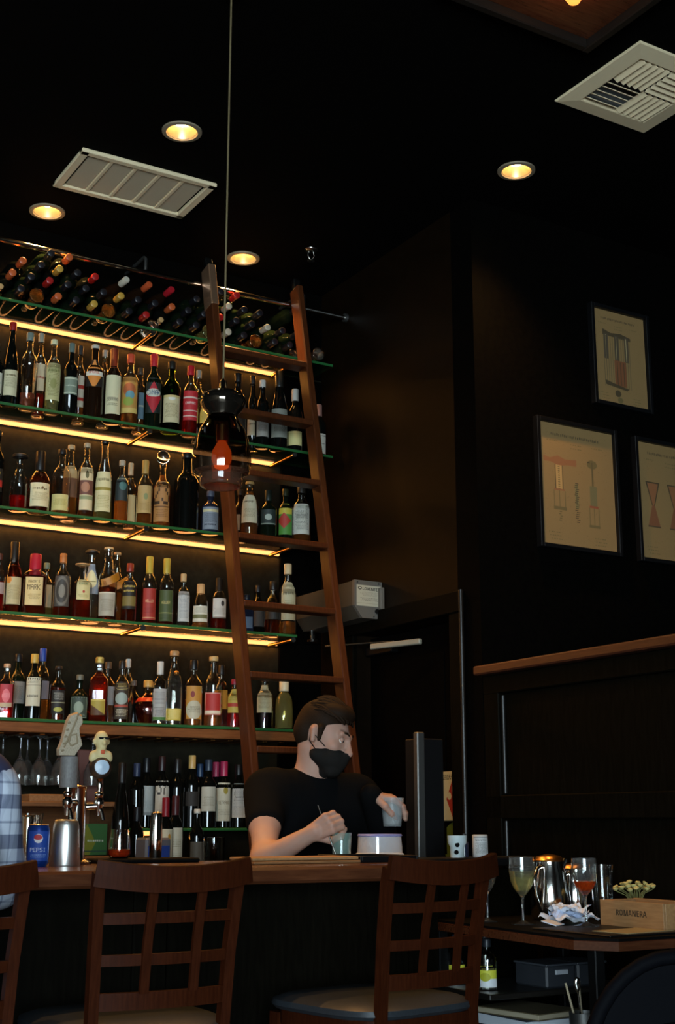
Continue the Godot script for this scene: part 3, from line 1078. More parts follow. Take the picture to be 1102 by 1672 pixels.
func bottle_rows() -> void:
	var rng := RandomNumberGenerator.new()
	rng.seed = 7
	for b in BOTTLES:
		var at := Vector3(b[1], SHELF_Y[b[0]], b[2])
		var words: String = b[11] + SHELF_WORDS[b[0]]
		var t := thing("wine_bottle" if b[5] in ["wine", "burg"] and b[6] != "clear" else "spirit_bottle", words, "bottle", at, 0, GROUPS[b[0]])
		var face := atan2(-at.x, 5.464 - at.z) * 0.8 + rng.randf_range(-0.12, 0.12)
		make_bottle(t, b[3], b[4], b[5], b[6], b[7], b[8], b[9], b[10], face)
		if "ribbon" in b[11]:
			obj("ribbon", MB.new().sweep([Vector3(-0.036, 0.16, 0.02), Vector3(-0.01, 0.168, 0.043), Vector3(0.02, 0.185, 0.041), Vector3(0.042, 0.2, 0.02)], [Vector2(-0.002, -0.016), Vector2(0.002, -0.016), Vector2(0.002, 0.016), Vector2(-0.002, 0.016)]), plain("a8701c", 0.5), t)
		if "gold ball" in b[11] or "fluted" in b[11]:
			obj("gold_seal", MB.new().lathe(ball(0.011, b[3] * 0.7), 16, Transform3D(Basis(), Vector3(0.0, 0, b[4] * 0.6))), M.brass, t)
		if "cognac" in b[11]:
			obj("rim_band", MB.new().lathe([Vector2(b[4] * 0.90, b[3] * 0.53), Vector2(b[4] * 0.97, b[3] * 0.52), Vector2(b[4] * 0.82, b[3] * 0.60), Vector2(b[4] * 0.78, b[3] * 0.61)], 28), plain("c8341c", 0.3), t)


const BOTTLES := [
	["B", 1.485, 0.198, 0.269, 0.0317, "wine", "black", "-", 0, "202020,.1", ".16,.5,d5d0bc|h .5 333333", "black wine bottle with an off-white label at the left end"],
	["B", 1.553, 0.182, 0.383, 0.0336, "burg", "black", "-", 0, "8e1a16,.09", ".12,.42,cfc39c|n .3 .7 8a7d5c;h .2 6b5b3a", "tall black wine bottle with a red cap and low cream label"],
	["B", 1.629, 0.190, 0.347, 0.0378, "spirit", "clear", "rose", .22, "6f7a70,.1", "-", "clear bottle with grey cap, nearly empty, a little rose liquid"],
	["B", 1.705, 0.105, 0.388, 0.0310, "spirit", "clear", "redliq", .3, "8f8a78,.1", ".3,.62,cbb893|h .5 9a3324", "clear bottle with pale label and a third of red liquid"],
	["B", 1.737, 0.190, 0.337, 0.0360, "spirit", "clear", "pale", .55, "cfc9a0,.06", ".16,.66,b9b07a|n .1 .9 837a46;h .2 6b6a34;d .5 .55 .2 .14 8f8a4e", "clear bottle with a tall yellowish printed label"],
	["B", 1.818, 0.190, 0.336, 0.0339, "spirit", "black", "-", 0, "5b6b64,.12", ".28,.52,7d8672|b .06 .12 c9c9b0;b .88 .94 c9c9b0;h .5 c9c9b0", "black bottle with grey-teal cap and grey-green label"],
	["B", 1.888, 0.105, 0.365, 0.0293, "spirit", "clear", "amber", .6, "2a2a28,.11", ".2,.6,c9b9a0|b .3 .42 a8301f;b .7 .8 a8301f", "bottle with dark cap and a red and white striped label"],
	["B", 1.926, 0.190, 0.348, 0.0439, "spirit", "brown", "-", 0, "b9b4a4,.04", ".42,.8,1c1410|q .5 .5 .5 .6 d9812e;b .38 .62 e2d6c0;t .5 APEROL c03a20 1", "brown bottle with an orange diamond label crossed by a white band"],
	["B", 2.004, 0.105, 0.367, 0.0299, "spirit", "clear", "clearliq", .5, "9a8f80,.08", "-", "clear bottle standing behind the orange diamond label bottle"],
	["B", 2.014, 0.194, 0.347, 0.0392, "wine", "brown", "-", 0, "6b2a1a,.26", ".1,.62,d6cba2|t .62 SERRANO 4a4030 1;n .72 .8 8f8461", "brown bottle with a long russet neck and a large cream label"],
	["B", 2.097, 0.186, 0.339, 0.0411, "spirit", "clear", "amber", .62, "c24a30,.12", ".16,.66,b8873f|d .5 .35 .38 .18 a85a2e;d .55 .5 .26 .12 5f8f98;d .45 .68 .3 .12 8f9a3a;b .86 1 d0b060", "amber bottle with orange cap and a colourful picture label"],
	["B", 2.179, 0.105, 0.314, 0.0336, "spirit", "clear", "amber", .6, "3a3226,.1", ".2,.6,5b7480|h .5 c9c0a0", "bottle with a blue-grey label behind the picture label bottle"],
	["B", 2.208, 0.190, 0.359, 0.0406, "spirit", "green", "-", 0, "b5222a,.16", ".2,.66,15201a|q .5 .55 .5 .48 b01c26;d .5 .42 .45 .12 c9c4b0;t .42 CYNAR 20486a 1", "dark green bottle with red cap and a red diamond label"],
	["B", 2.297, 0.190, 0.340, 0.0440, "spirit", "greenclear", "-", 0, "161612,.1", ".12,.5,cdbd92|n .3 .8 948058;d .5 .1 .2 .09 d8d4c6;b 0 .08 c8b070", "green bottle with black cap, round medallion and cream label"],
	["B", 2.392, 0.190, 0.337, 0.0390, "spirit", "clear", "campari", .62, "b01a24,.13", ".2,.62,b8262a|b .2 .26 d8b8a8;t .42 CAMPARI e0d2c4 1;b .66 .7 d8b8a8;b .84 .88 d8b8a8", "red liqueur bottle with red cap and red and white label"],
	["B", 2.472, 0.105, 0.356, 0.0295, "spirit", "clear", "clearliq", .4, "8a8478,.1", "-", "clear bottle half hidden behind the red liqueur bottle"],
	["B", 2.470, 0.190, 0.228, 0.0320, "squat", "brown", "-", 0, "221a12,.1", ".3,.62,d0a94a|n .3 .8 8a6a20", "short dark bottle with a yellow label beside the pendant lamp"],
	["B", 2.636, 0.190, 0.345, 0.0391, "wine", "black", "-", 0, "121210,.12", ".2,.55,3a342c", "black wine bottle right of the pendant lamp, first behind the ladder"],
	["B", 2.758, 0.105, 0.380, 0.0310, "wine", "black", "-", 0, "1c1a18,.1", ".2,.5,b8a888|h .5 5a4a30", "black wine bottle with a dull cream label behind the second rung"],
	["B", 2.767, 0.190, 0.335, 0.0338, "wine", "black", "-", 0, "b8b4aa,.1", ".15,.5,8f8a80|n .2 .8 4a463e", "dark wine bottle with a white cap behind the ladder"],
	["B", 2.857, 0.190, 0.397, 0.0454, "burg", "black", "-", 0, "1a1a16,.2", ".14,.5,77786c|n .2 .8 3c3c34;h .5 2a2a24", "tall dark wine bottle with a silver grey label behind the ladder"],
	["B", 2.945, 0.190, 0.320, 0.0380, "wine", "black", "-", 0, "b4b0a4,.18", ".1,.32,cbbf80", "dark wine bottle with white capsule and square yellow label behind the ladder"],
	["B", 3.076, 0.190, 0.264, 0.0387, "wine", "black", "-", 0, "8f6a60,.22", ".04,.42,cfc9b8|b .1 .13 5a5448;h .5 5a5448", "dark wine bottle with pinkish capsule right of the ladder"],
	["C", 1.516, 0.190, 0.331, 0.0315, "wine", "black", "-", 0, "20201c,.06", ".2,.5,1a1812|b .5 .8 a8281e;d .5 .2 .3 .14 a88a3a", "black bottle with gold emblem and red band at the left end"],
	["C", 1.615, 0.190, 0.230, 0.0393, "decant", "clear", "redliq", .3, "15130f,.14,1.9,flat", "-", "clear decanter style bottle with black stopper and red dregs"],
	["C", 1.703, 0.190, 0.270, 0.0476, "squat", "clear", "dkamber", .75, "100e0c,.3,1.25", ".08,.46,d3c9a0|n .4 .75 8f845c;h .25 5a4c2c;d .6 .2 .06 .06 6a4a2a", "squat dark bourbon bottle with tall black neck wrap and cream label"],
	["C", 1.798, 0.190, 0.293, 0.0408, "spirit", "clear", "amber", .12, "141210,.07", ".06,.3,c3b978|n .3 .7 8f8440", "almost empty clear bottle with black cap and low yellowish label"],
	["C", 1.867, 0.105, 0.343, 0.0365, "spirit", "clear", "amber", .6, "b89a70,.05", ".3,.72,6a4a34|b 0 .4 a89468", "clear amber bottle with a two-tone brown label"],
	["C", 1.909, 0.190, 0.337, 0.0338, "spirit", "clear", "dkamber", .72, "a8987c,.05", ".1,.66,cfc29a|d .5 .16 .12 .09 5a5a3a;b .3 .64 6a4438;d .4 .46 .3 .12 a8785c;b .66 .76 8a9068", "dark amber bottle with cream label bearing a picture"],
	["C", 1.990, 0.190, 0.360, 0.0397, "burg", "clear", "yellow", .66, "191612,.03", ".1,.6,cdc698|b .4 .48 8f8236;h .2 6b6640;n .6 .9 99935f", "pale yellow bottle with black cap and a divided cream label"],
	["C", 2.074, 0.190, 0.283, 0.0321, "spirit", "clear", "orange", .45, "a49a86,.08", ".34,.74,1f2a2a|d .6 .4 .28 .18 3f6a68;b .08 .14 8a9890", "small bottle with dark teal label over orange liquid"],
	["C", 2.149, 0.105, 0.302, 0.0274, "spirit", "clear", "amber", .5, "b8a582,.18", ".1,.5,b8ab7c", "small bottle with pale wooden cap and cream label at the back"],
	["C", 2.184, 0.190, 0.299, 0.0355, "spirit", "clear", "amber", .6, "a88a4a,.2", ".18,.6,b39a63|d .6 .4 .14 .12 7f8a5c;n .6 .9 8a7440", "small bottle with gold capsule and tan label"],
	["C", 2.267, 0.190, 0.299, 0.0402, "spirit", "clear", "orange", .95, "-,0", ".08,.7,a87a44|t .3 23 3c2a16 3;b .62 .65 5a3a1a;n .7 .9 6f4c22;n .05 .2 6f4c22", "orange amber bottle with a round ball stopper"],
	["C", 2.386, 0.190, 0.362, 0.0568, "spirit", "black", "-", 0, "1a1816,.06", "-", "large plain black bottle with a rounded cap"],
	["C", 2.507, 0.190, 0.200, 0.0418, "spirit", "bluedk", "-", 0, "4a5060,.12", ".08,.6,7f8b98|b .1 .22 c9c49a;n .3 .7 3c4658;h .78 2c3446", "dark blue bottle with a grey-blue label left of the ladder rail"],
	["C", 2.700, 0.105, 0.252, 0.0361, "spirit", "brown", "-", 0, "3a2a1c,.1", ".2,.5,8a6a4a", "brown bottle partly hidden by the ladder rail"],
	["C", 2.707, 0.190, 0.270, 0.0448, "bell", "clear", "amber", .97, "c9a060,.04", ".26,.76,cfc5a4|h .25 6a5a3c;n .5 .8 948a66", "amber cream bottle with a large pale label right of the ladder rail"],
	["C", 2.805, 0.190, 0.242, 0.0410, "spirit", "green", "-", 0, "1c241c,.2", ".3,.6,26302a|d .5 .5 .22 .2 a8b0a0;b .9 .96 8a9484", "dark green bottle with a round pale emblem behind the ladder"],
	["C", 2.896, 0.190, 0.260, 0.0370, "spirit", "green", "-", 0, "2a3018,.12", ".14,.72,4f8a34|b 0 .35 c3b03a;q .4 .55 .5 .26 b03424", "bottle with a green, yellow and red label behind the ladder"],
	["C", 2.983, 0.190, 0.295, 0.0454, "wine", "clear", "amber", .4, "2a2620,.14", ".16,.66,c9c6b6|n .15 .85 7a786c;n .3 .5 4a483e", "bottle with a white printed label at the right end"],
	["D", 1.551, 0.198, 0.242, 0.0286, "spirit", "clear", "redliq", .6, "4a2a20,.1", ".3,.5,9a8a84", "red bottle with clear neck at the left end"],
	["D", 1.617, 0.182, 0.301, 0.0363, "taper", "clear", "dkamber", .8, "14120f,.34,1.12", ".12,.5,b8ab80|d .15 .1 .17 .14 c47a26;n .3 .8 8f8358", "bottle with tall black neck wrap and orange seal on a cream label"],
	["D", 1.706, 0.190, 0.257, 0.0516, "square", "clear", "dkamber", .72, "a81a30,.36,1.25", ".14,.6,d2bf88|t .16 MAKER'S 4a3a1a 1;t .36 MARK 4a3a1a 1;n .6 .8 8a7440", "squat square bourbon bottle with a red wax neck"],
	["D", 1.784, 0.105, 0.242, 0.0302, "spirit", "clear", "pale", .6, "6f7a62,.1", ".2,.6,a89a78", "clear bottle with grey-green cap behind the red wax bottle"],
	["D", 1.826, 0.190, 0.272, 0.0364, "spirit", "clear", "dkamber", .72, "b8743c,.14,1.0", ".16,.64,4a4640|d .5 .5 .46 .48 6a665c;d .5 .5 .36 .38 3a3630;d .5 .5 .2 .22 7a766a", "dark amber whisky bottle with a pewter oval badge"],
	["D", 1.912, 0.190, 0.231, 0.0408, "square", "clear", "redamber", .4, "c69a62,.07,2.0,flat", ".34,.72,cfc48c|h .2 5a6a3a;d .55 .6 .1 .07 a83a2a;n .75 .9 9a8f5a", "square bottle with flat wooden stopper and cream label"],
	["D", 1.985, 0.105, 0.306, 0.0406, "decant", "clear", "clearliq", .8, "2a2016,.09,1.7,flat", ".4,.84,8a9aa8|d .5 .5 .38 .3 d8d4a4;n .05 .2 4a5a70", "decanter with blue-white label and cream medallion"],
	["D", 2.028, 0.190, 0.320, 0.0418, "taper", "clear", "dkamber", .52, "c8a87a,.02", ".06,.38,a8a290|n .3 .8 6f6a58;b .0 .06 c8c2aa", "tapered clear bottle with an amber ribbon and grey label"],
	["D", 2.101, 0.105, 0.321, 0.0320, "taper", "clear", "amber", .5, "b89468,.03", "-", "tapered clear bottle behind the ribboned bottle"],
	["D", 2.129, 0.190, 0.260, 0.0345, "spirit", "clear", "dkamber", .78, "8a3020,.13,1.1", ".22,.7,1a150c|h .2 c8ac4a;h .36 c8ac4a;b .55 .9 7a6a34", "dark whisky bottle with red stopper and gold lettering"],
	["D", 2.220, 0.190, 0.300, 0.0338, "wine", "clear", "redamber", .6, "b7a23e,.24", ".06,.52,a03228|t .4 WELLER d8b888 1;b .92 .95 c8a070;n .6 .8 7a1f1a", "whisky bottle with yellow capsule and red label"],
	["D", 2.302, 0.190, 0.300, 0.0343, "wine", "clear", "redamber", .6, "b7a23e,.22", ".06,.52,46532c|t .4 WELLER c8b870 1;b .72 .75 8a8a50;n .8 .95 2f3a1c", "whisky bottle with yellow capsule and olive green label"],
	["D", 2.384, 0.190, 0.239, 0.0305, "spirit", "clear", "clearliq", .3, "c3a576,.14", ".1,.66,b9bcb8|n .1 .9 7f868c", "small clear bottle with cork and white ribbed label"],
	["D", 2.469, 0.190, 0.200, 0.0394, "bell", "clear", "amber", .45, "c3a070,.2,1.0", ".14,.5,c9c6b4|b .55 .8 6a6a44;n .1 .45 8a887a", "small round shouldered bottle with cork and white label"],
	["D", 2.560, 0.190, 0.236, 0.0358, "wine", "clear", "redamber", .38, "121110,.24", ".22,.6,c6c4bc|d .7 .25 .12 .14 3a3a38;b .95 1 5a4a3a;n .5 .8 9a988e", "bottle with black capsule and white label beside the ladder rail"],
	["D", 2.701, 0.190, 0.173, 0.0322, "square", "bluedk", "-", 0, "15151a,.12", ".1,.4,5a7088", "small dark bottle with blue label behind the ladder"],
	["D", 2.818, 0.073, 0.244, 0.0332, "spirit", "black", "-", 0, "1a1a1c,.12", ".2,.5,3a3a38", "small black bottle behind the ladder"],
	["D", 2.866, 0.134, 0.257, 0.0425, "spirit", "clear", "dkamber", .6, "15130f,.14", ".3,.6,2a2218|h .5 b89a5a", "dark amber rum bottle with black cap behind the ladder"],
	["D", 2.901, 0.212, 0.332, 0.0395, "wine", "clear", "amber", .2, "c9b48a,.14", ".2,.74,b9b08c|h .3 6a6244;n .5 .8 8a8260", "clear bottle with tall cream label at the right end"],
	["E", 1.611, 0.190, 0.219, 0.0355, "square", "clear", "redliq", .72, "c9a888,.06", ".2,.62,a83a44|d .5 .5 .34 .3 d8707a;b .82 1 b8a88a;n .4 .6 e8a8a8", "square bottle of red liquid with a pink label at the left end"],
	["E", 1.683, 0.105, 0.273, 0.0352, "spirit", "green", "-", 0, "16181a,.11", ".25,.58,7d7d78|n .2 .8 4a4a46", "dark green bottle with black cap and grey label"],
	["E", 1.724, 0.190, 0.266, 0.0339, "wine", "black", "-", 0, "c2a24c,.13", ".2,.64,c9c6ae|b .27 .29 6a6858;h .65 5a584a;n .1 .2 8a8878", "black bottle with gold and red capsule and large cream label"],
	["E", 1.787, 0.105, 0.303, 0.0335, "spirit", "clear", "amber", .5, "27459a,.17", ".3,.55,6a6a74", "clear bottle with a tall blue cap"],
	["E", 1.829, 0.190, 0.222, 0.0333, "spirit", "clear", "dkamber", .7, "2a2018,.04", ".12,.55,23201c|n .1 .4 a8a89c;b .5 .54 9a9a80;d .5 .82 .3 .1 a8a850", "amber bottle with black and silver labels"],
	["E", 1.923, 0.190, 0.192, 0.0401, "squat", "green", "-", 0, "6a6a5c,.1", ".06,.52,3d4a40|f 8a9a88;d .5 .5 .26 .28 8a9a88;n .82 .9 9aa898", "short square dark green bottle with a framed grey-green label"],
	["E", 2.007, 0.190, 0.271, 0.0421, "square", "clear", "redamber", .9, "c9b45a,.08", ".1,.34,a8963e|s .5 5a3a20;b 0 .1 c8b860", "square whisky bottle with a slanted yellow label"],
	["E", 2.079, 0.105, 0.264, 0.0339, "spirit", "clear", "amber", .6, "5a4a3a,.1", ".3,.6,8a9094", "amber bottle behind the slanted label bottle"],
	["E", 2.110, 0.190, 0.262, 0.0338, "spirit", "clear", "dkamber", .6, "1c1814,.12", ".06,.66,3a3024|n .05 .25 c8b870;d .5 .45 .44 .16 9aa8a0;b .62 .68 a84a3a;n .75 .95 d0c8a8", "bottle with stacked gold and white labels"],
	["E", 2.163, 0.125, 0.280, 0.0264, "spirit", "clear", "clearliq", .4, "b9b8b0,.12", "-", "slim bottle with a silver cap"],
	["E", 2.223, 0.050, 0.197, 0.0282, "spirit", "black", "-", 0, "4a4a48,.1", "-", "small black bottle behind the cognac"],
	["E", 2.258, 0.126, 0.192, 0.0537, "flask", "clear", "cognac", .82, "c79a4c,.14,1.3", "-", "round squat cognac bottle with a red orange rim"],
	["E", 2.276, 0.212, 0.267, 0.0330, "spirit", "clear", "clearliq", .6, "c6c4bc,.2,1.1", ".06,.56,a8aaa8|n .1 .5 7a7c7c;b .9 1 4a7a3a;n .6 .85 5a5c5a", "clear bottle with a white cap and grey-white label"],
	["E", 2.354, 0.182, 0.321, 0.0409, "taper", "clear", "clearliq", .85, "b98a58,.06", ".06,.22,c8b44a|n .1 .9 efe2a0", "tall clear fluted bottle with cork cap"],
	["E", 2.445, 0.190, 0.286, 0.0401, "spirit", "clear", "amber", .45, "100f0d,.14", ".1,.6,b98436|d .4 .25 .12 .1 7a2418;d .5 .72 .5 .28 b9b49c;n .62 .82 6f6c58", "amber bottle with black cap and a yellow and white label"],
	["E", 2.541, 0.190, 0.308, 0.0422, "spirit", "clear", "amber", .5, "c2a26a,.06,1.2", ".16,.48,a82c26|f d8c8b0;b .8 .95 d8cab0", "amber bottle with pale stopper and red label"],
	["E", 2.622, 0.105, 0.283, 0.0345, "spirit", "clear", "dkamber", .6, "201c18,.14", ".3,.6,b8862c", "dark bottle with an ochre label"],
	["E", 2.646, 0.190, 0.213, 0.0342, "spirit", "clear", "redliq", .4, "8a1a34,.1", ".3,.8,b8a84c|b .6 .75 a83a2a;n .1 .5 6f6a20", "bottle with a yellow label against the ladder rail"],
	["E", 2.798, 0.190, 0.238, 0.0396, "wine", "clear", "winered", .4, "3a2018,.1", ".3,.82,b9b08a|n .1 .9 847c58;h .2 5a4a30", "dark red bottle with tall cream label behind the ladder"],
	["E", 2.899, 0.190, 0.218, 0.0447, "bell", "clear", "pale", .9, "cfc9a8,.2,1.15", "-", "bell shaped pale yellow bottle with a white cap"],
	["W", 2.180, 0.222, 0.263, 0.0335, "wine", "black", "-", 0, "22304f,.2", "-", "dark wine bottle with a blue capsule at the left"],
	["W", 2.242, 0.178, 0.289, 0.0341, "wine", "black", "-", 0, "151517,.2", ".18,.6,a9b4b4|b .9 1 7f8a8c;n .5 .8 8a9698", "black wine bottle with a pale blue-grey label"],
	["W", 2.290, 0.230, 0.294, 0.0342, "wine", "black", "-", 0, "241416,.2", ".08,.66,c2bdae|t .15 37 2c2a26 2;n .7 .9 938f82", "black wine bottle with a tall white numbered label"],
	["W", 2.368, 0.214, 0.286, 0.0347, "wine", "black", "-", 0, "101012,.2", "-", "plain black wine bottle with a dark capsule in the middle"],
	["W", 2.441, 0.206, 0.303, 0.0352, "wine", "black", "-", 0, "b89a5c,.18", ".3,.5,26221e", "black wine bottle with a gold capsule"],
	["W", 2.520, 0.120, 0.272, 0.0332, "wine", "black", "-", 0, "1f3450,.2", "-", "black wine bottle with a dark blue capsule"],
	["W", 2.516, 0.214, 0.287, 0.0370, "wine", "black", "-", 0, "1c2c40,.16", ".24,.6,b7b3a2|n .4 .8 857f6c", "black wine bottle with navy capsule and a rounded cream label"],
	["W", 2.603, 0.108, 0.282, 0.0338, "wine", "black", "-", 0, "a83250,.22", "-", "black wine bottle with a pink capsule behind the cream labels"],
	["W", 2.606, 0.182, 0.282, 0.0377, "wine", "black", "-", 0, "a8284c,.22", ".1,.68,c6c1aa|d .6 .2 .14 .1 9a8a2a;t .52 VETRANO 6a5a3c 1;n .7 .85 9d9780", "black wine bottle with pink capsule and gold crest label"],
	["W", 2.646, 0.246, 0.267, 0.0363, "wine", "black", "-", 0, "121214,.16", ".16,.7,b9bab4|n .05 .5 6f706c;n .5 .95 9a9b96", "black wine bottle with a grey marbled label against the ladder"],
	["K", 2.211, 0.460, 0.305, 0.0326, "wine", "black", "-", 0, "7a1420,.24", ".1,.6,c5bda0|d .7 .2 .1 .08 b8862c;h .5 7a6a48", "wine bottle with a red capsule in front of the low lit shelf"],
	["K", 2.272, 0.420, 0.313, 0.0331, "wine", "black", "-", 0, "3a1418,.24", ".1,.6,c1bba4|n .3 .5 8f8a70;n .65 .8 8f8a70", "wine bottle with a dark red capsule in front of the low lit shelf"],
	["K", 2.398, 0.360, 0.261, 0.0314, "wine", "black", "-", 0, "c2beb2,.06", ".1,.5,4a463c", "wine bottle with a narrow white neck band"],
	["K", 2.129, 0.360, 0.269, 0.0299, "wine", "black", "-", 0, "15151a,.2", "-", "dark wine bottle at the left of the front row"],
]


# wine bottles lying in four layers on the topmost shelf, necks to the room; a few tilted ones and clear flasks at the front
func bottle_stack() -> void:
	var caps := [["dark", "17161a"], ["red", "9a1a18"], ["orange", "b8562a"], ["pale", "b3aa92"], ["gold", "b98f3a"]]
	var pattern := [0, 2, 0, 4, 0, 1, 0, 0, 3, 0, 0, 0, 2, 0, 1, 0, 0, 0, 4, 0, 0, 2, 0, 0, 1, 0, 0, 3, 0]
	var proto := []
	var k := 0
	for layer in 4:
		var nth := 0
		for i in range(0, 20 - layer):
			var x := 1.462 + i * 0.082 + layer * 0.041
			if layer == 0 and (i in [0, 2, 6, 9, 12, 15, 18, 19]):
				continue  # places of the clear flasks
			if layer == 3 and not i % 5 in [1, 2]:
				continue
			if layer == 1 and i > 17 or layer == 2 and i > 14 or layer >= 2 and x > 1.95 and x < 2.36:
				continue
			var c: int = pattern[k % pattern.size()]
			k += 1
			var lab: String = "%s-capsuled wine bottle, %s from left in the %s row of the topmost shelf stack" % [caps[c][0], ORDINAL[nth], ["bottom", "second", "third", "uppermost"][layer]]
			nth += 1
			var at := Vector3(x, SHELF_Y.A + 0.038 + layer * 0.064, 0.012)
			while proto.size() <= c:
				proto.append(null)
			if proto[c] == null:
				var t := thing("stacked_wine_bottle", lab, "bottle", at, 0, "wine bottles lying on the topmost shelf")
				var prof := outline("wine")
				var lay := Transform3D(Basis(Vector3.RIGHT, PI / 2), Vector3.ZERO)
				var shell := [Vector2(0, 0.004)]
				for q in prof:
					shell.append(Vector2(q.x * 0.0375, q.y * 0.285))
				shell.append(Vector2(0, 0.285))
				obj("glass", MB.new().lathe(shell, 18, lay), M[["black", "green"][k % 2]], t)
				obj("capsule", MB.new().lathe([Vector2(0.0148, 0.225), Vector2(0.0152, 0.226), Vector2(0.0162, 0.27), Vector2(0.0162, 0.285), Vector2(0.0145, 0.2865), Vector2(0, 0.2865)], 18, lay), plain(caps[c][1], 0.35), t)
				proto[c] = t
			else:
				copy(proto[c], lab, at, 0.0)
	# clear flasks and carafes lying between them, seen glowing by the strip below
	var where := [["nearest the left end", "pale"], ["second from the left", "amber"], ["third from the left", "amber"], ["behind the rail post", "clearliq"], ["left of the ladder", "pale"], ["between the ladder rails", "amber"], ["beside the right ladder rail", "clearliq"], ["at the far right end", "clearliq"]]
	var xs := [0, 2, 6, 9, 12, 15, 18, 19.2]
	for i in 8:
		var x: float = 1.462 + xs[i] * 0.082
		var t := thing("flask", "clear rounded glass flask lying on the topmost shelf, " + where[i][0], "flask", Vector3(x, SHELF_Y.A + 0.038, 0.09), 0, "clear flasks on the topmost shelf")
		var lay := Transform3D(Basis(Vector3.RIGHT, -PI / 2 if i % 3 else PI / 2), Vector3(0, 0, 0.17 if i % 3 else 0.0))
		obj("glass", MB.new().lathe(hollow([Vector2(0, 0.003), Vector2(0.028, 0.0), Vector2(0.036, 0.01), Vector2(0.037, 0.08), Vector2(0.03, 0.105), Vector2(0.015, 0.125), Vector2(0.013, 0.16), Vector2(0.016, 0.165), Vector2(0.016, 0.175)], 0.0017, 0.003), 24, lay), M.clear, t)
		obj("liquid", MB.new().lathe([Vector2(0, 0.006), Vector2(0.026, 0.004), Vector2(0.0335, 0.013), Vector2(0.0345, 0.079), Vector2(0.028, 0.102), Vector2(0, 0.108)], 24, lay), M[where[i][1]], t)
		obj("stopper", MB.new().lathe([Vector2(0.0115, 0.165), Vector2(0.012, 0.185), Vector2(0, 0.186)], 16, lay), plain("b98f5a", 0.6), t)
	# three slanted bottles leaning on the stack left of the ladder
	var lean := [[1.99, "b9b2a0", "off-white", 0.4], [2.10, "b04a26", "orange", 0.4], [2.21, "a01822", "red", 0.4]]
	for q in lean:
		var t := thing("leaning_wine_bottle", "slanted dark wine bottle with a long %s capsule on the topmost shelf stack" % q[2], "bottle", Vector3(q[0], SHELF_Y.A + 0.158, 0.02), 0, "")
		t.rotation = Vector3(1.45, 0.0, -q[3] * 0.3)
		var shell := [Vector2(0, 0.004)]
		for w in outline("burg"):
			shell.append(Vector2(w.x * 0.036, w.y * 0.27))
		shell.append(Vector2(0, 0.27))
		obj("glass", MB.new().lathe(shell, 18), M.brown, t)
		obj("capsule", MB.new().lathe([Vector2(0.0145, 0.2), Vector2(0.015, 0.201), Vector2(0.016, 0.268), Vector2(0.014, 0.2715), Vector2(0, 0.2715)], 18), plain(q[1], 0.35), t)


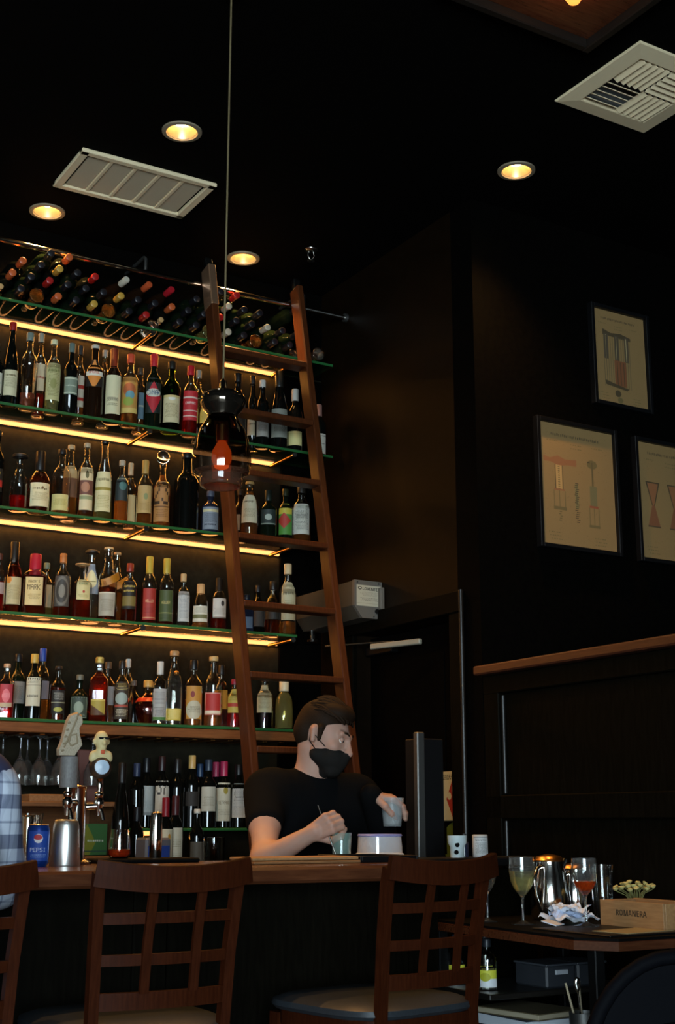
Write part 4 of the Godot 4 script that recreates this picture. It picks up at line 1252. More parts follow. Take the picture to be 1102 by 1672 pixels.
# counter, wooden cubby and glass ledge between the counter and the stemware
func low_counter() -> void:
	var c := thing("back_counter", "dark counter along the back wall under the bottle shelves", "counter")
	obj("worktop", MB.new().box(Vector3(1.0, 0.98, 0.295), Vector3(4.2, 0.04, 0.56), 0.004), M.black_plastic, c)
	obj("cabinet", MB.new().box(Vector3(1.0, 0.48, 0.275), Vector3(4.2, 0.96, 0.5), 0.004), M.dark_panel, c)
	var b := thing("wooden_cubby", "open brown wooden cubby standing on the back counter", "cubby", Vector3(1.45, 1.0, 0))
	obj("top_board", MB.new().box(Vector3(0, 0.279, 0.20), Vector3(1.24, 0.018, 0.36), 0.002), M.crate, b)
	obj("bottom_board", MB.new().box(Vector3(0, 0.068, 0.20), Vector3(1.24, 0.018, 0.36), 0.002), M.crate, b)
	obj("back_board", MB.new().box(Vector3(0, 0.174, 0.024), Vector3(1.2, 0.193, 0.012), 0.001), M.shelf_wood, b)
	for x in [-0.61, 0.0, 0.61]:
		obj("upright", MB.new().box(Vector3(x, 0.135, 0.20), Vector3(0.018, 0.27, 0.358), 0.002), M.crate, b)
	var g := thing("glass_ledge", "low glass ledge that carries the row of wine bottles", "shelf")
	obj("slab", MB.new().box(Vector3(2.51, 1.18, 0.15), Vector3(0.84, 0.012, 0.27), 0.001), M.glass_shelf, g)
	obj("front_edge", MB.new().box(Vector3(2.51, 1.18, 0.2865), Vector3(0.84, 0.012, 0.005), 0.0015), M.glass_edge, g)
	for x in [2.12, 2.90]:
		obj("upright", MB.new().box(Vector3(x, 1.087, 0.14), Vector3(0.014, 0.173, 0.24), 0.002), M.dark_panel, g)
	led("led_strip", "light strip glowing under the low glass ledge of wine bottles", 2.14, 2.42, 1.162, 0.3)
	# things on the cubby
	tag(obj("cutting_board", MB.new().box(Vector3(2.035, 1.40, 0.06), Vector3(0.115, 0.222, 0.018), 0.006, Basis(Vector3.RIGHT, -0.08)), mat(lin(0.16, 0.055, 0.04), 0.6)), "reddish brown cutting board standing upright on the wooden cubby", "cutting board")
	tag(obj("wooden_box", MB.new().box(Vector3(1.80, 1.303, 0.26), Vector3(0.22, 0.029, 0.12), 0.003), M.pale_wood), "flat pale wooden box lying on top of the wooden cubby", "box")
	var p := thing("spirit_bottle", "tall black bottle with clear shoulders at the right end of the wooden cubby", "bottle", Vector3(2.03, 1.0, 0.43))
	make_bottle(p, 0.44, 0.036, "burg", "black", "-", 0, "101010,.18", "-", 0)
	var gp := thing("snack_packet", "green and yellow packet with white lettering standing in the cubby", "packet", Vector3(1.985, 1.077, 0.26))
	var pk := MB.new()
	pk.sweep([Vector3(-0.045, 0.065, 0), Vector3(-0.02, 0.065, 0), Vector3(0.02, 0.065, 0), Vector3(0.05, 0.065, 0)], [Vector2(-0.012, -0.062), Vector2(0.012, -0.062), Vector2(0.02, 0), Vector2(0.008, 0.062), Vector2(-0.008, 0.062), Vector2(-0.02, 0)], Vector3.UP, [0.96, 1.0, 1.0, 0.96])
	obj("bag", pk, plain("3a6a30", 0.4), gp)
	var face := MB.new()
	face.quad(Vector3(-0.046, 0.004, 0.0205), Vector3(0.05, 0.004, 0.0205), Vector3(0.05, 0.126, 0.0205), Vector3(-0.046, 0.126, 0.0205))
	obj("print", face, label_mat("3f7034|q .1 .6 .4 .6 8a8a20;h .55 d8dcc8;b .86 .9 2f4f40"), gp)
	var pos := thing("till_box", "small grey box with a blue screen behind the middle chair", "till", Vector3(2.135, 1.0, 0.52), 0.2)
	var till := obj("body", MB.new().box(Vector3(0, 0.075, 0), Vector3(0.12, 0.15, 0.08), 0.008), plain("5a5c64", 0.4), pos)
	obj("screen", MB.new().box(Vector3(0, 0.085, 0.041), Vector3(0.1, 0.07, 0.004), 0.001), plain("27408a", 0.2), till)
	var j := thing("crystal_mixing_glass", "cut crystal mixing glass in front of the low lit ledge", "mixing glass", Vector3(2.43, 1.0, 0.46))
	var facets := []
	for i in 7:
		facets.append(Vector2(0.044 + (0.002 if i % 2 else 0.0), 0.005 + i * 0.024))
	facets.push_front(Vector2(0, 0.0))
	facets += [Vector2(0.041, 0.15), Vector2(0.039, 0.02), Vector2(0, 0.018)]
	obj("glass", MB.new().lathe(facets, 14), M.crystal, j)


func ladder() -> void:
	# leans on the rail: foot at z 1.11 on the floor, top at z 0.27, 3.72 m up
	var l := thing("library_ladder", "tall red-brown wooden library ladder leaning on the ladder rail", "ladder", Vector3(2.655, 0, 0))
	var foot := Vector3(0, 0.0, 1.105)
	var top := Vector3(0, 3.72, 0.292)
	var dir := (top - foot).normalized()
	var tilt := Basis(Vector3.RIGHT, -atan2(foot.z - top.z, top.y - foot.y))
	for sx in [-1, 1]:
		var off := Vector3(sx * 0.235, 0, 0)
		obj("side_rail", MB.new().box((foot + top) / 2 + off, Vector3(0.034, (top - foot).length(), 0.078), 0.005, tilt), M.ladder, l)
		obj("top_cap", MB.new().box(top + off + dir * 0.02, Vector3(0.036, 0.06, 0.03), 0.004, tilt), M.steel, l)
		if sx < 0:
			obj("metal_sleeve", MB.new().box(top + off - dir * 0.11, Vector3(0.038, 0.22, 0.082), 0.004, tilt), mat(Color(0.82, 0.64, 0.5), 0.42, 0.9), l)
		var hook := MB.new()
		hook.tube([top + off + Vector3(0, -0.1, 0.02), top + off + Vector3(0, -0.04, 0.03), top + off + Vector3(0, -0.062, 0.012)], 0.009, 10)
		obj("roller_bracket", hook, M.chrome, l)
	for i in 11:
		var y := 0.29 + i * 0.3
		var at := foot.lerp(top, y / 3.72)
		obj("rung", MB.new().box(at, Vector3(0.44, 0.026, 0.082), 0.004), M.ladder, l)


func door_wall() -> void:
	var d := struct("door_1", MB.new().box(Vector3(3.29, 1.02, 0.7125), Vector3(0.04, 2.035, 0.735), 0.003), M.black_wall)
	for y in [[0.12, 0.95], [1.08, 1.92]]:
		obj("panel", MB.new().box(Vector3(3.2685, (y[0] + y[1]) / 2, 0.70), Vector3(0.008, y[1] - y[0], 0.46), 0.003), M.black_wall, d)
	var t := MB.new()
	t.box(Vector3(3.19, 1.025, 1.1275), Vector3(0.02, 2.05, 0.085), 0.004)
	t.box(Vector3(3.19, 1.025, 0.285), Vector3(0.028, 2.05, 0.11), 0.004)
	t.box(Vector3(3.19, 2.095, 0.70), Vector3(0.028, 0.09, 0.94), 0.004)
	var trim := struct("trim_1", t, M.dark_panel)
	obj("edge_bead", MB.new().tube([Vector3(3.182, 0.0, 1.172), Vector3(3.182, 2.14, 1.172)], 0.010, 8), M.dark_trim, trim)
	# air curtain over the door
	var a := thing("air_curtain", "long grey air curtain unit mounted over the door", "air curtain", Vector3(3.2, 2.1, 0.0))
	var body := MB.new()
	body.sweep([Vector3(0, 0, 0.02), Vector3(0, 0, 0.535)], [Vector2(-0.145, 0.055), Vector2(-0.105, 0.0), Vector2(0.0, 0.0), Vector2(0.0, 0.165), Vector2(-0.145, 0.165)].map(func(q): return Vector2(-q.x, q.y)) , Vector3.UP)
	obj("housing", body, mat(lin(0.05, 0.044, 0.03), 0.6), a)
	var cap := MB.new()
	cap.sweep([Vector3(0, 0, 0.535), Vector3(0, 0, 0.553)], [Vector2(0.147, 0.053), Vector2(0.106, -0.002), Vector2(0.0, -0.002), Vector2(0.0, 0.168), Vector2(0.147, 0.168)], Vector3.UP)
	obj("end_cap", cap, mat(lin(0.10, 0.097, 0.085), 0.5), a)
	var plate := MB.new()
	plate.quad(Vector3(-0.136, 0.052, 0.5545), Vector3(-0.006, 0.052, 0.5545), Vector3(-0.006, 0.146, 0.5545), Vector3(-0.136, 0.146, 0.5545))
	obj("name_plate", plate, label_mat("a8a794|d .14 .14 .08 .08 30302c;d .14 .14 .04 .04 c9c8b6;n .32 .5 8a897a;n .6 .75 76766a;b .86 .88 8a897a", 150, 110), a)
	letters("logo", "LOVENTEL", 0.0135, Vector3(-0.06, 0.130, 0.5548), 0.0, plain("2c2c28", 0.6), a)
	obj("socket", MB.new().lathe([Vector2(0.011, 0), Vector2(0.011, 0.005), Vector2(0, 0.005)], 16, Transform3D(Basis(Vector3.RIGHT, PI / 2), Vector3(-0.028, 0.032, 0.553))), M.black_plastic, a)
	for q in [Vector2(-0.132, 0.158), Vector2(-0.018, 0.158), Vector2(-0.012, 0.008), Vector2(-0.045, 0.008)]:
		obj("screw", MB.new().lathe([Vector2(0.0045, 0), Vector2(0.0035, 0.002), Vector2(0, 0.0025)], 10, Transform3D(Basis(Vector3.RIGHT, PI / 2), Vector3(q.x, q.y, 0.553))), M.chrome, a)
	obj("wall_plate", MB.new().box(Vector3(-0.012, 0.09, 0.565), Vector3(0.02, 0.1, 0.024), 0.002), mat(lin(0.12, 0.11, 0.09), 0.5), a)
	# door closer
	var c := thing("door_closer", "pale metal door closer with a hinged arm at the top of the door", "door closer")
	obj("body", MB.new().box(Vector3(3.25, 1.975, 0.47), Vector3(0.04, 0.045, 0.22), 0.004), M.black_metal, c)
	obj("forearm", MB.new().box(Vector3(3.15, 1.998, 0.44), Vector3(0.014, 0.008, 0.36), 0.002, Basis(Vector3.UP, 0.5)), M.steel, c)
	obj("main_arm", MB.new().box(Vector3(3.16, 1.965, 0.72), Vector3(0.022, 0.024, 0.28), 0.004, Basis(Vector3.UP, 0.3)), mat(lin(0.3, 0.27, 0.2), 0.5), c)
	var h := thing("wall_light", "small unlit chrome wall light fitting behind the right ladder rail", "wall light", Vector3(3.2, 2.09, 0.06))
	obj("arm", MB.new().tube([Vector3(0, 0.02, 0), Vector3(-0.08, 0.02, 0)], 0.008, 10), M.chrome, h)
	obj("cylinder", MB.new().lathe([Vector2(0, 0.045), Vector2(0.016, 0.045), Vector2(0.017, -0.03), Vector2(0.034, -0.034), Vector2(0.036, -0.045), Vector2(0.03, -0.05), Vector2(0, -0.05)].map(func(q): return Vector2(q.x, -q.y)), 20, Transform3D(Basis(Vector3.RIGHT, PI), Vector3(-0.08, 0, 0))), M.chrome, h)
	# card and sticker on the door
	var card := thing("door_sign", "cream sign with a red swirl fixed to the door beside the jamb", "sign", Vector3(3.262, 1.315, 0.965))
	obj("board", MB.new().box(Vector3(0, 0, 0), Vector3(0.012, 0.2, 0.15), 0.002), plain("b8ad84", 0.7), card)
	var face := MB.new()
	face.quad(Vector3(-0.0065, -0.098, -0.073), Vector3(-0.0065, -0.098, 0.073), Vector3(-0.0065, 0.098, 0.073), Vector3(-0.0065, 0.098, -0.073))
	obj("print", face, label_mat("c2b88c|n .06 .16 4a4428;q .66 .56 .3 .4 9a2a1c;d .5 .5 .1 .08 c2b88c;d .72 .36 .1 .12 c2a080;q .8 .7 .12 .2 c2b88c"), card)
	tag(obj("round_sticker", MB.new().lathe([Vector2(0, 0.0), Vector2(0.085, 0.0), Vector2(0.085, 0.004), Vector2(0, 0.006)], 28, Transform3D(Basis(Vector3.BACK, PI / 2), Vector3(3.2695, 1.125, 0.985))), plain("54661c", 0.6)), "round olive green sticker on the door under the cream sign", "sticker")


func letters(called: String, text: String, size: float, at: Vector3, turn: float, m: Material, parent: Node3D) -> void:
	var tm := TextMesh.new()
	tm.text = text
	var f := SystemFont.new()
	f.font_names = PackedStringArray(["Droid Sans"])
	f.font_weight = 700
	tm.font = f
	tm.font_size = 64
	tm.pixel_size = size / 46.0
	tm.depth = 0.0008
	tm.curve_step = 2.0
	var o := MeshInstance3D.new()
	o.mesh = tm
	o.material_override = m
	o.name = called
	parent.add_child(o, true)
	o.position = at
	o.rotation.y = turn


# three framed technical prints on the wall of the dining side
func pictures() -> void:
	var spec := [[3.735, 2.622, 0.425, 0.54, "with a drawing of corkscrews, above the half wall", "corks"], [4.022, 3.262, 0.318, 0.445, "with a dark machine drawing, hung highest", "machine"], [4.30, 2.617, 0.425, 0.54, "with two brown hourglass shapes at the right edge", "jigger"]]
	for s in spec:
		var t := thing("framed_print", "black framed aged paper print " + s[4], "picture", Vector3(s[0], s[1], 1.28), 0, "framed prints")
		var w: float = s[2]
		var h: float = s[3]
		var fr := MB.new()
		for sx in [-1, 1]:
			fr.box(Vector3(sx * (w / 2 + 0.008), 0, 0.016), Vector3(0.018, h + 0.034, 0.032), 0.002)
			fr.box(Vector3(0, sx * (h / 2 + 0.008), 0.016), Vector3(w + 0.002, 0.018, 0.032), 0.002)
		obj("frame", fr, M.black_plastic, t)
		var q := MB.new()
		q.box(Vector3(0, 0, 0.008), Vector3(w, h, 0.006), 0.0)
		var backing := obj("backing", q, plain("8a7a54", 0.8), t)
		var f := MB.new()
		f.quad(Vector3(-w / 2, -h / 2, 0.0115), Vector3(w / 2, -h / 2, 0.0115), Vector3(w / 2, h / 2, 0.0115), Vector3(-w / 2, h / 2, 0.0115))
		obj("print", f, print_mat(s[5]), backing)


func print_mat(kind: String) -> StandardMaterial3D:
	var w := 320
	var h := 440
	var im := Image.create(w, h, false, Image.FORMAT_RGB8)
	var paper := Color.html("8a6d42")
	im.fill(paper)
	var rng := RandomNumberGenerator.new()
	rng.seed = hash(kind)
	for i in 900:
		im.fill_rect(Rect2i(rng.randi() % w, rng.randi() % h, 1 + rng.randi() % 4, 1 + rng.randi() % 3), paper.darkened(rng.randf() * 0.1))
	var ink := Color.html("4a3c24")
	var olive := Color.html("6a5a34")
	var rust := Color.html("8a5a36")
	for i in 26:
		im.fill_rect(Rect2i(54 + i * 8, 34 + (i * 7) % 3, 3 + (i * 5) % 4, 9), ink.lerp(paper, 0.25))
	for q in [[60, 62], [160, 66], [160, 80], [250, 66], [56, 392], [60, 404], [66, 416], [250, 396], [254, 408], [250, 420]]:
		for i in 5:
			im.fill_rect(Rect2i(q[0] - 24 + i * 10, q[1], 4 + (i * 3) % 5, 3), olive)
	match kind:
		"corks":
			poly(im, PackedVector2Array([Vector2(20, 122), Vector2(46, 128), Vector2(80, 116), Vector2(110, 126), Vector2(140, 124), Vector2(158, 122), Vector2(158, 146), Vector2(120, 146), Vector2(84, 152), Vector2(50, 142), Vector2(20, 142)]), rust)
			for x in [66, 96]:
				im.fill_rect(Rect2i(x, 150, 3, 90), ink)
			im.fill_rect(Rect2i(69, 150, 27, 90), Color.html("b08a52"))
			for y in range(154, 236, 8):
				im.fill_rect(Rect2i(78, y, 8, 3), olive)
			im.fill_rect(Rect2i(60, 236, 44, 6), rust)
			for x in [58, 80, 104]:
				im.fill_rect(Rect2i(x, 242, 3, 66), olive)
			im.fill_rect(Rect2i(56, 300, 54, 12), olive)
			for y in range(316, 350, 8):
				im.fill_rect(Rect2i(76 + (y % 3) * 3, y, 10, 4), olive)
			im.fill_rect(Rect2i(148, 210, 14, 88), Color.html("7a7046"))
			for y in range(206, 350, 7):
				im.fill_rect(Rect2i(146 + (y % 4) * 2, y, 13, 3), ink)
			ellipse(im, 226, 128, 22, 16, olive)
			im.fill_rect(Rect2i(222, 112, 8, 110), olive)
			im.fill_rect(Rect2i(225, 120, 2, 100), ink)
			im.fill_rect(Rect2i(212, 208, 30, 76), Color.html("6f6440"))
			im.fill_rect(Rect2i(208, 280, 38, 8), Color.html("8a4a2c"))
			for x in [206, 226, 246]:
				im.fill_rect(Rect2i(x, 288, 3, 68), olive)
			im.fill_rect(Rect2i(204, 350, 46, 10), olive)
			im.fill_rect(Rect2i(206, 120, 10, 4), ink)
		"machine":
			poly(im, PackedVector2Array([Vector2(60, 90), Vector2(110, 104), Vector2(170, 98), Vector2(230, 110), Vector2(230, 126), Vector2(60, 118)]), ink)
			for x in [66, 130, 190]:
				im.fill_rect(Rect2i(x, 110, 26, 120), Color.html("4f4230"))
				im.fill_rect(Rect2i(x + 10, 116, 4, 110), Color.html("a89468"))
			for x in range(64, 226, 13):
				im.fill_rect(Rect2i(x, 118, 3, 240), Color.html("5f5236"))
			im.fill_rect(Rect2i(126, 230, 70, 120), Color.html("7a4a2a"))
			for x in [140, 160, 180]:
				im.fill_rect(Rect2i(x, 236, 4, 110), ink)
			poly(im, PackedVector2Array([Vector2(64, 330), Vector2(110, 340), Vector2(210, 356), Vector2(196, 366), Vector2(70, 352)]), ink)
			ellipse(im, 140, 386, 18, 16, ink)
			ellipse(im, 152, 416, 16, 14, olive)
		"jigger":
			for x in [70, 170, 262]:
				poly(im, PackedVector2Array([Vector2(x - 30, 150), Vector2(x + 30, 152), Vector2(x + 6, 238), Vector2(x - 6, 238)]), rust)
				poly(im, PackedVector2Array([Vector2(x - 6, 236), Vector2(x + 6, 236), Vector2(x + 28, 318), Vector2(x - 28, 316)]), Color.html("7a4c2e"))
				im.fill_rect(Rect2i(x - 32, 148, 64, 5), ink)
				im.fill_rect(Rect2i(x - 29, 314, 58, 5), ink)
				poly(im, PackedVector2Array([Vector2(x - 32, 150), Vector2(x - 26, 150), Vector2(x - 3, 237), Vector2(x - 7, 237)]), ink)
				poly(im, PackedVector2Array([Vector2(x + 26, 150), Vector2(x + 32, 150), Vector2(x + 7, 237), Vector2(x + 3, 237)]), ink)
	var m := mat(Color.WHITE, 0.75)
	m.albedo_texture = ImageTexture.create_from_image(im)
	return m


# ---------------------------------------------------------------- bar
func bar() -> void:
	var b := thing("bar_counter", "long wooden bar with a red-brown top and dark panelled front", "bar")
	obj("top", MB.new().box(Vector3(0.5, 1.068, 1.88), Vector3(4.0, 0.044, 0.64), 0.008), M.bar_wood, b)
	obj("front", MB.new().box(Vector3(0.5, 0.523, 1.93), Vector3(3.94, 1.046, 0.1), 0.003), M.dark_panel, b)
	for x in [-0.9, -0.1, 0.7, 1.5, 2.3]:
		obj("panel_stile", MB.new().box(Vector3(x, 0.53, 1.985), Vector3(0.1, 1.0, 0.016), 0.004), M.dark_panel, b)
	obj("end_panel", MB.new().box(Vector3(2.44, 0.523, 1.75), Vector3(0.06, 1.046, 0.3), 0.003), M.dark_panel, b)
	obj("foot_rail", MB.new().tube([Vector3(-1.4, 0.2, 2.14), Vector3(2.44, 0.2, 2.14)], 0.022, 12), M.brass, b)
	for x in [-0.5, 1.0, 2.4]:
		obj("rail_bracket", MB.new().tube([Vector3(x, 0.2, 2.14), Vector3(x, 0.2, 1.97)], 0.012, 8), M.brass, b)
	var f := thing("bar_flap", "dark flap that closes the gap between the bar and the end wall", "counter flap")
	obj("board", MB.new().box(Vector3(2.84, 1.075, 1.61), Vector3(0.66, 0.03, 0.18), 0.004), M.black_plastic, f)
	obj("gate", MB.new().box(Vector3(2.84, 0.56, 1.60), Vector3(0.64, 0.98, 0.04), 0.004), M.dark_panel, f)
	obj("gate_foot", MB.new().box(Vector3(2.84, 0.035, 1.60), Vector3(0.5, 0.07, 0.06), 0.004), M.black_metal, f)


func bar_things() -> void:
	var Y := 1.09
	# raised rubber mat at the rear of the bar
	tag(obj("bar_mat", MB.new().box(Vector3(1.62, Y + 0.007, 1.64), Vector3(0.32, 0.014, 0.13), 0.004), M.black_rubber), "black rubber bar mat behind the steel shaker", "bar mat")
	var s := thing("shaker_tin", "polished steel cocktail shaker tin standing upside down on the bar", "shaker", Vector3(1.315, Y, 1.80))
	obj("tin", MB.new().lathe([Vector2(0, 0.0), Vector2(0.042, 0.0), Vector2(0.0435, 0.004), Vector2(0.036, 0.11), Vector2(0.032, 0.124), Vector2(0.029, 0.127), Vector2(0, 0.127)], 36), M.satin, s)
	obj("base_band", MB.new().lathe([Vector2(0.0332, 0.116), Vector2(0.0338, 0.117), Vector2(0.0328, 0.1215), Vector2(0.032, 0.1215)], 36), M.steel, s)
	# drink can, and the glass tumbler with a metal lid behind it
	var c := thing("drink_can", "blue soft drink can with a red and white ball beside the shaker tin", "can", Vector3(1.225, Y, 1.83))
	var can := MB.new().lathe([Vector2(0.024, 0.0), Vector2(0.026, 0.003), Vector2(0.031, 0.012), Vector2(0.031, 0.098), Vector2(0.0265, 0.111)], 32)
	obj("body", can, plain("123a8c", 0.3, 0.4), c)
	obj("print", MB.new().patch([Vector2(0.0314, 0.016), Vector2(0.0314, 0.055), Vector2(0.0314, 0.096)], -1.3, 0.7, 14), label_mat("1a48a4|d .5 .24 .2 .15 d8d8dc;d .48 .2 .18 .09 b82830;t .62 PEPSI d0d8e4 3;n .78 .9 8aa8d8", 120, 150), c)
	var lid := obj("lid", MB.new().lathe([Vector2(0.0265, 0.111), Vector2(0.027, 0.113), Vector2(0.025, 0.114), Vector2(0.024, 0.1115), Vector2(0, 0.1115)], 32), M.steel, c)
	obj("tab", MB.new().box(Vector3(0, 0.1135, 0.005), Vector3(0.012, 0.001, 0.02), 0.0004), M.steel, lid)
	var g := thing("pint_glass", "tall clear glass with a steel cup inverted in it behind the blue can", "glass", Vector3(1.235, Y, 1.70))
	obj("glass", MB.new().lathe([Vector2(0, 0.0), Vector2(0.033, 0.0), Vector2(0.044, 0.145), Vector2(0.0425, 0.145), Vector2(0.032, 0.008), Vector2(0, 0.008)], 32), M.clear, g)
	obj("cup", MB.new().lathe([Vector2(0, 0.012), Vector2(0.028, 0.012), Vector2(0.036, 0.13), Vector2(0.034, 0.139), Vector2(0, 0.140)], 32), M.chrome, g)
	# beer tower
	var t := thing("beer_tower", "chrome two tap beer tower standing on the bar", "beer tower", Vector3(1.385, Y, 1.69))
	obj("column", MB.new().lathe([Vector2(0, 0), Vector2(0.048, 0), Vector2(0.048, 0.008), Vector2(0.028, 0.016), Vector2(0.0265, 0.03), Vector2(0.0265, 0.215), Vector2(0.03, 0.222), Vector2(0, 0.228)], 28), M.chrome, t)
	obj("shank", MB.new().tube([Vector3(-0.015, 0.175, 0.02), Vector3(-0.048, 0.175, 0.055)], 0.012, 12), M.chrome, t)
	obj("shank", MB.new().tube([Vector3(0.02, 0.163, 0.0), Vector3(0.058, 0.165, 0.012)], 0.010, 12), M.chrome, t)
	for q in [[Vector3(-0.052, 0, 0.06), 0.215], [Vector3(0.062, 0, 0.012), 0.205]]:
		var at: Vector3 = q[0]
		obj("faucet", MB.new().lathe([Vector2(0, 0.138), Vector2(0.007, 0.138), Vector2(0.009, 0.155), Vector2(0.014, 0.168), Vector2(0.015, 0.18), Vector2(0.010, 0.19), Vector2(0.013, 0.196), Vector2(0.013, 0.202), Vector2(0.008, 0.208), Vector2(0, 0.21)], 20, Transform3D(Basis(), at)), M.chrome, t)
		obj("spout", MB.new().tube([at + Vector3(0, 0.165, 0), at + Vector3(0.006, 0.15, 0.01), at + Vector3(0.01, 0.125, 0.016)], 0.006, 10), M.chrome, t)
	var h1 := thing("tap_handle", "tall carved grey-cream tap handle shaped like a tapering plank", "tap handle", Vector3(1.333, Y + 0.205, 1.75))
	obj("ferrule", MB.new().lathe([Vector2(0, 0.0), Vector2(0.009, 0.0), Vector2(0.009, 0.012), Vector2(0, 0.014)], 16), M.chrome, h1)
	obj("grip", MB.new().lathe([Vector2(0, 0.012), Vector2(0.025, 0.012), Vector2(0.0262, 0.016), Vector2(0.026, 0.095), Vector2(0.024, 0.1), Vector2(0, 0.1)], 24), grained(lin(0.09, 0.085, 0.08), lin(0.2, 0.19, 0.18), 0.6, Vector3(30, 5, 30), 0.05, 31), h1)
	var prof := [Vector2(-0.042, 0.0), Vector2(0.014, 0.0), Vector2(0.026, 0.018), Vector2(0.040, 0.038), Vector2(0.030, 0.07), Vector2(0.026, 0.095), Vector2(0.038, 0.115), Vector2(0.034, 0.136), Vector2(0.016, 0.146), Vector2(-0.006, 0.138), Vector2(-0.018, 0.115), Vector2(-0.026, 0.08), Vector2(-0.034, 0.045), Vector2(-0.044, 0.02)]
	var cream := grained(lin(0.22, 0.18, 0.12), lin(0.42, 0.35, 0.25), 0.7, Vector3(18, 8, 18), 0.06, 32, 0.15)
	var board := MB.new()
	board.sweep([Vector3(0, 0.103, -0.011), Vector3(0, 0.103, -0.008), Vector3(0, 0.103, 0.008), Vector3(0, 0.103, 0.011)], prof.map(func(w): return Vector2(-w.x * 0.86, w.y * 0.86)), Vector3.UP, [0.96, 1.0, 1.0, 0.96])
	var plank := obj("plank", board, cream, h1)
	var carve := MB.new()
	carve.tube([Vector3(-0.022, 0.125, 0.010), Vector3(-0.006, 0.16, 0.011), Vector3(0.012, 0.205, 0.011), Vector3(0.018, 0.225, 0.010)], 0.003, 8)
	carve.tube([Vector3(0.0, 0.13, 0.010), Vector3(0.018, 0.14, 0.011), Vector3(0.014, 0.165, 0.011), Vector3(-0.004, 0.16, 0.011), Vector3(-0.008, 0.14, 0.011), Vector3(0.0, 0.13, 0.010)], 0.003, 8)
	for i in 5:
		carve.tube([Vector3(-0.03 + i * 0.004, 0.115 + i * 0.02, 0.010), Vector3(-0.022 + i * 0.004, 0.118 + i * 0.02, 0.012)], 0.003, 8)
	obj("carving", carve, plain("7a6a50", 0.7), plank)
	var h2 := thing("tap_handle", "cream tap handle topped by a bald bust with dark glasses", "tap handle", Vector3(1.447, Y + 0.195, 1.702))
	var neck := MB.new().lathe([Vector2(0, 0), Vector2(0.008, 0), Vector2(0.0085, 0.01), Vector2(0.005, 0.02), Vector2(0.0095, 0.03), Vector2(0.006, 0.042), Vector2(0.0105, 0.05), Vector2(0, 0.053)], 18)
	obj("stem", neck, M.chrome, h2)
	obj("knob", MB.new().lathe(ball(0.033, 0.083), 24), plain("2a201a", 0.4), h2)
	obj("badge", MB.new().lathe([Vector2(0, 0.0), Vector2(0.022, 0.0), Vector2(0.021, 0.004), Vector2(0, 0.006)], 24, Transform3D(Basis(Vector3.UP, -0.25) * Basis(Vector3.RIGHT, PI / 2), Vector3(-0.006, 0.083, 0.0295))), plain("8fa0b0", 0.35), h2)
	var bust := MB.new().blob([[Vector3(0, 0.165, 0), Vector3(0.021, 0.026, 0.023), Basis()], [Vector3(0, 0.148, 0.008), Vector3(0, 0.144, 0.01), 0.013, 0.012], [Vector3(0, 0.16, 0.02), Vector3(0, 0.153, 0.026), 0.004, 0.005], [Vector3(-0.022, 0.16, 0), Vector3(-0.022, 0.155, 0), 0.005, 0.004], [Vector3(0.022, 0.16, 0), Vector3(0.022, 0.155, 0), 0.005, 0.004], [Vector3(0, 0.14, 0), Vector3(0, 0.125, 0), 0.013, 0.015], [Vector3(-0.02, 0.118, 0), Vector3(0.02, 0.118, 0), 0.015, 0.015], [Vector3(-0.026, 0.108, 0), Vector3(0.026, 0.108, 0), 0.01, 0.01]], 0.0025, 0.008)
	obj("bust", bust, plain("b9a878", 0.55), h2)
	var shades := MB.new()
	shades.box(Vector3(-0.0085, 0.168, 0.0225), Vector3(0.013, 0.007, 0.004), 0.001)
	shades.box(Vector3(0.0085, 0.168, 0.0225), Vector3(0.013, 0.007, 0.004), 0.001)
	shades.box(Vector3(0, 0.1695, 0.0225), Vector3(0.034, 0.002, 0.003), 0.0005)
	obj("glasses", shades, M.black_plastic, h2)
	obj("bow", MB.new().box(Vector3(0, 0.128, 0.0165), Vector3(0.012, 0.012, 0.006), 0.002), plain("b04a26", 0.6), h2)
	# small steel cup and the tumbler of whisky on the mat
	var k := thing("steel_jigger", "slim polished steel cup on the black mat right of the whisky glass", "jigger", Vector3(1.668, Y + 0.014, 1.62))
	obj("cup", MB.new().lathe([Vector2(0, 0.0), Vector2(0.017, 0.0), Vector2(0.0185, 0.003), Vector2(0.0195, 0.06), Vector2(0.0185, 0.12), Vector2(0.016, 0.133), Vector2(0.008, 0.137), Vector2(0, 0.137)], 28), M.chrome, k)
	var wg := thing("whisky_tumbler", "rounded glass tumbler with a little red-brown whisky on the black mat", "glass", Vector3(1.55, Y + 0.014, 1.62))
	obj("glass", MB.new().lathe([Vector2(0, 0.0), Vector2(0.026, 0.0), Vector2(0.034, 0.012), Vector2(0.034, 0.03), Vector2(0.027, 0.085), Vector2(0.0265, 0.085), Vector2(0.0332, 0.03), Vector2(0.033, 0.013), Vector2(0.025, 0.004), Vector2(0, 0.004)], 32), M.clear, wg)
	obj("whisky", MB.new().lathe([Vector2(0, 0.0045), Vector2(0.0245, 0.0045), Vector2(0.0323, 0.013), Vector2(0.0323, 0.026), Vector2(0, 0.026)], 32), M.cocktail, wg)
	# menus and tray in the middle of the bar
	for i in 2:
		tag(obj("menu_board", MB.new().box(Vector3(1.99, Y + 0.005 + i * 0.01, 1.93 - i * 0.012), Vector3(0.36, 0.008, 0.15), 0.0015), [M.crate, M.pale_wood][i]), ["brown menu board lying on the bar under the pale one", "pale menu board lying uppermost on the bar"][i], "menu")
	var tr := thing("service_tray", "flat black tray lying on the bar right of the menu boards", "tray", Vector3(2.285, Y, 1.86))
	obj("base", MB.new().box(Vector3(0, 0.004, 0), Vector3(0.21, 0.008, 0.26), 0.002), M.black_plastic, tr)
	var rim := MB.new()
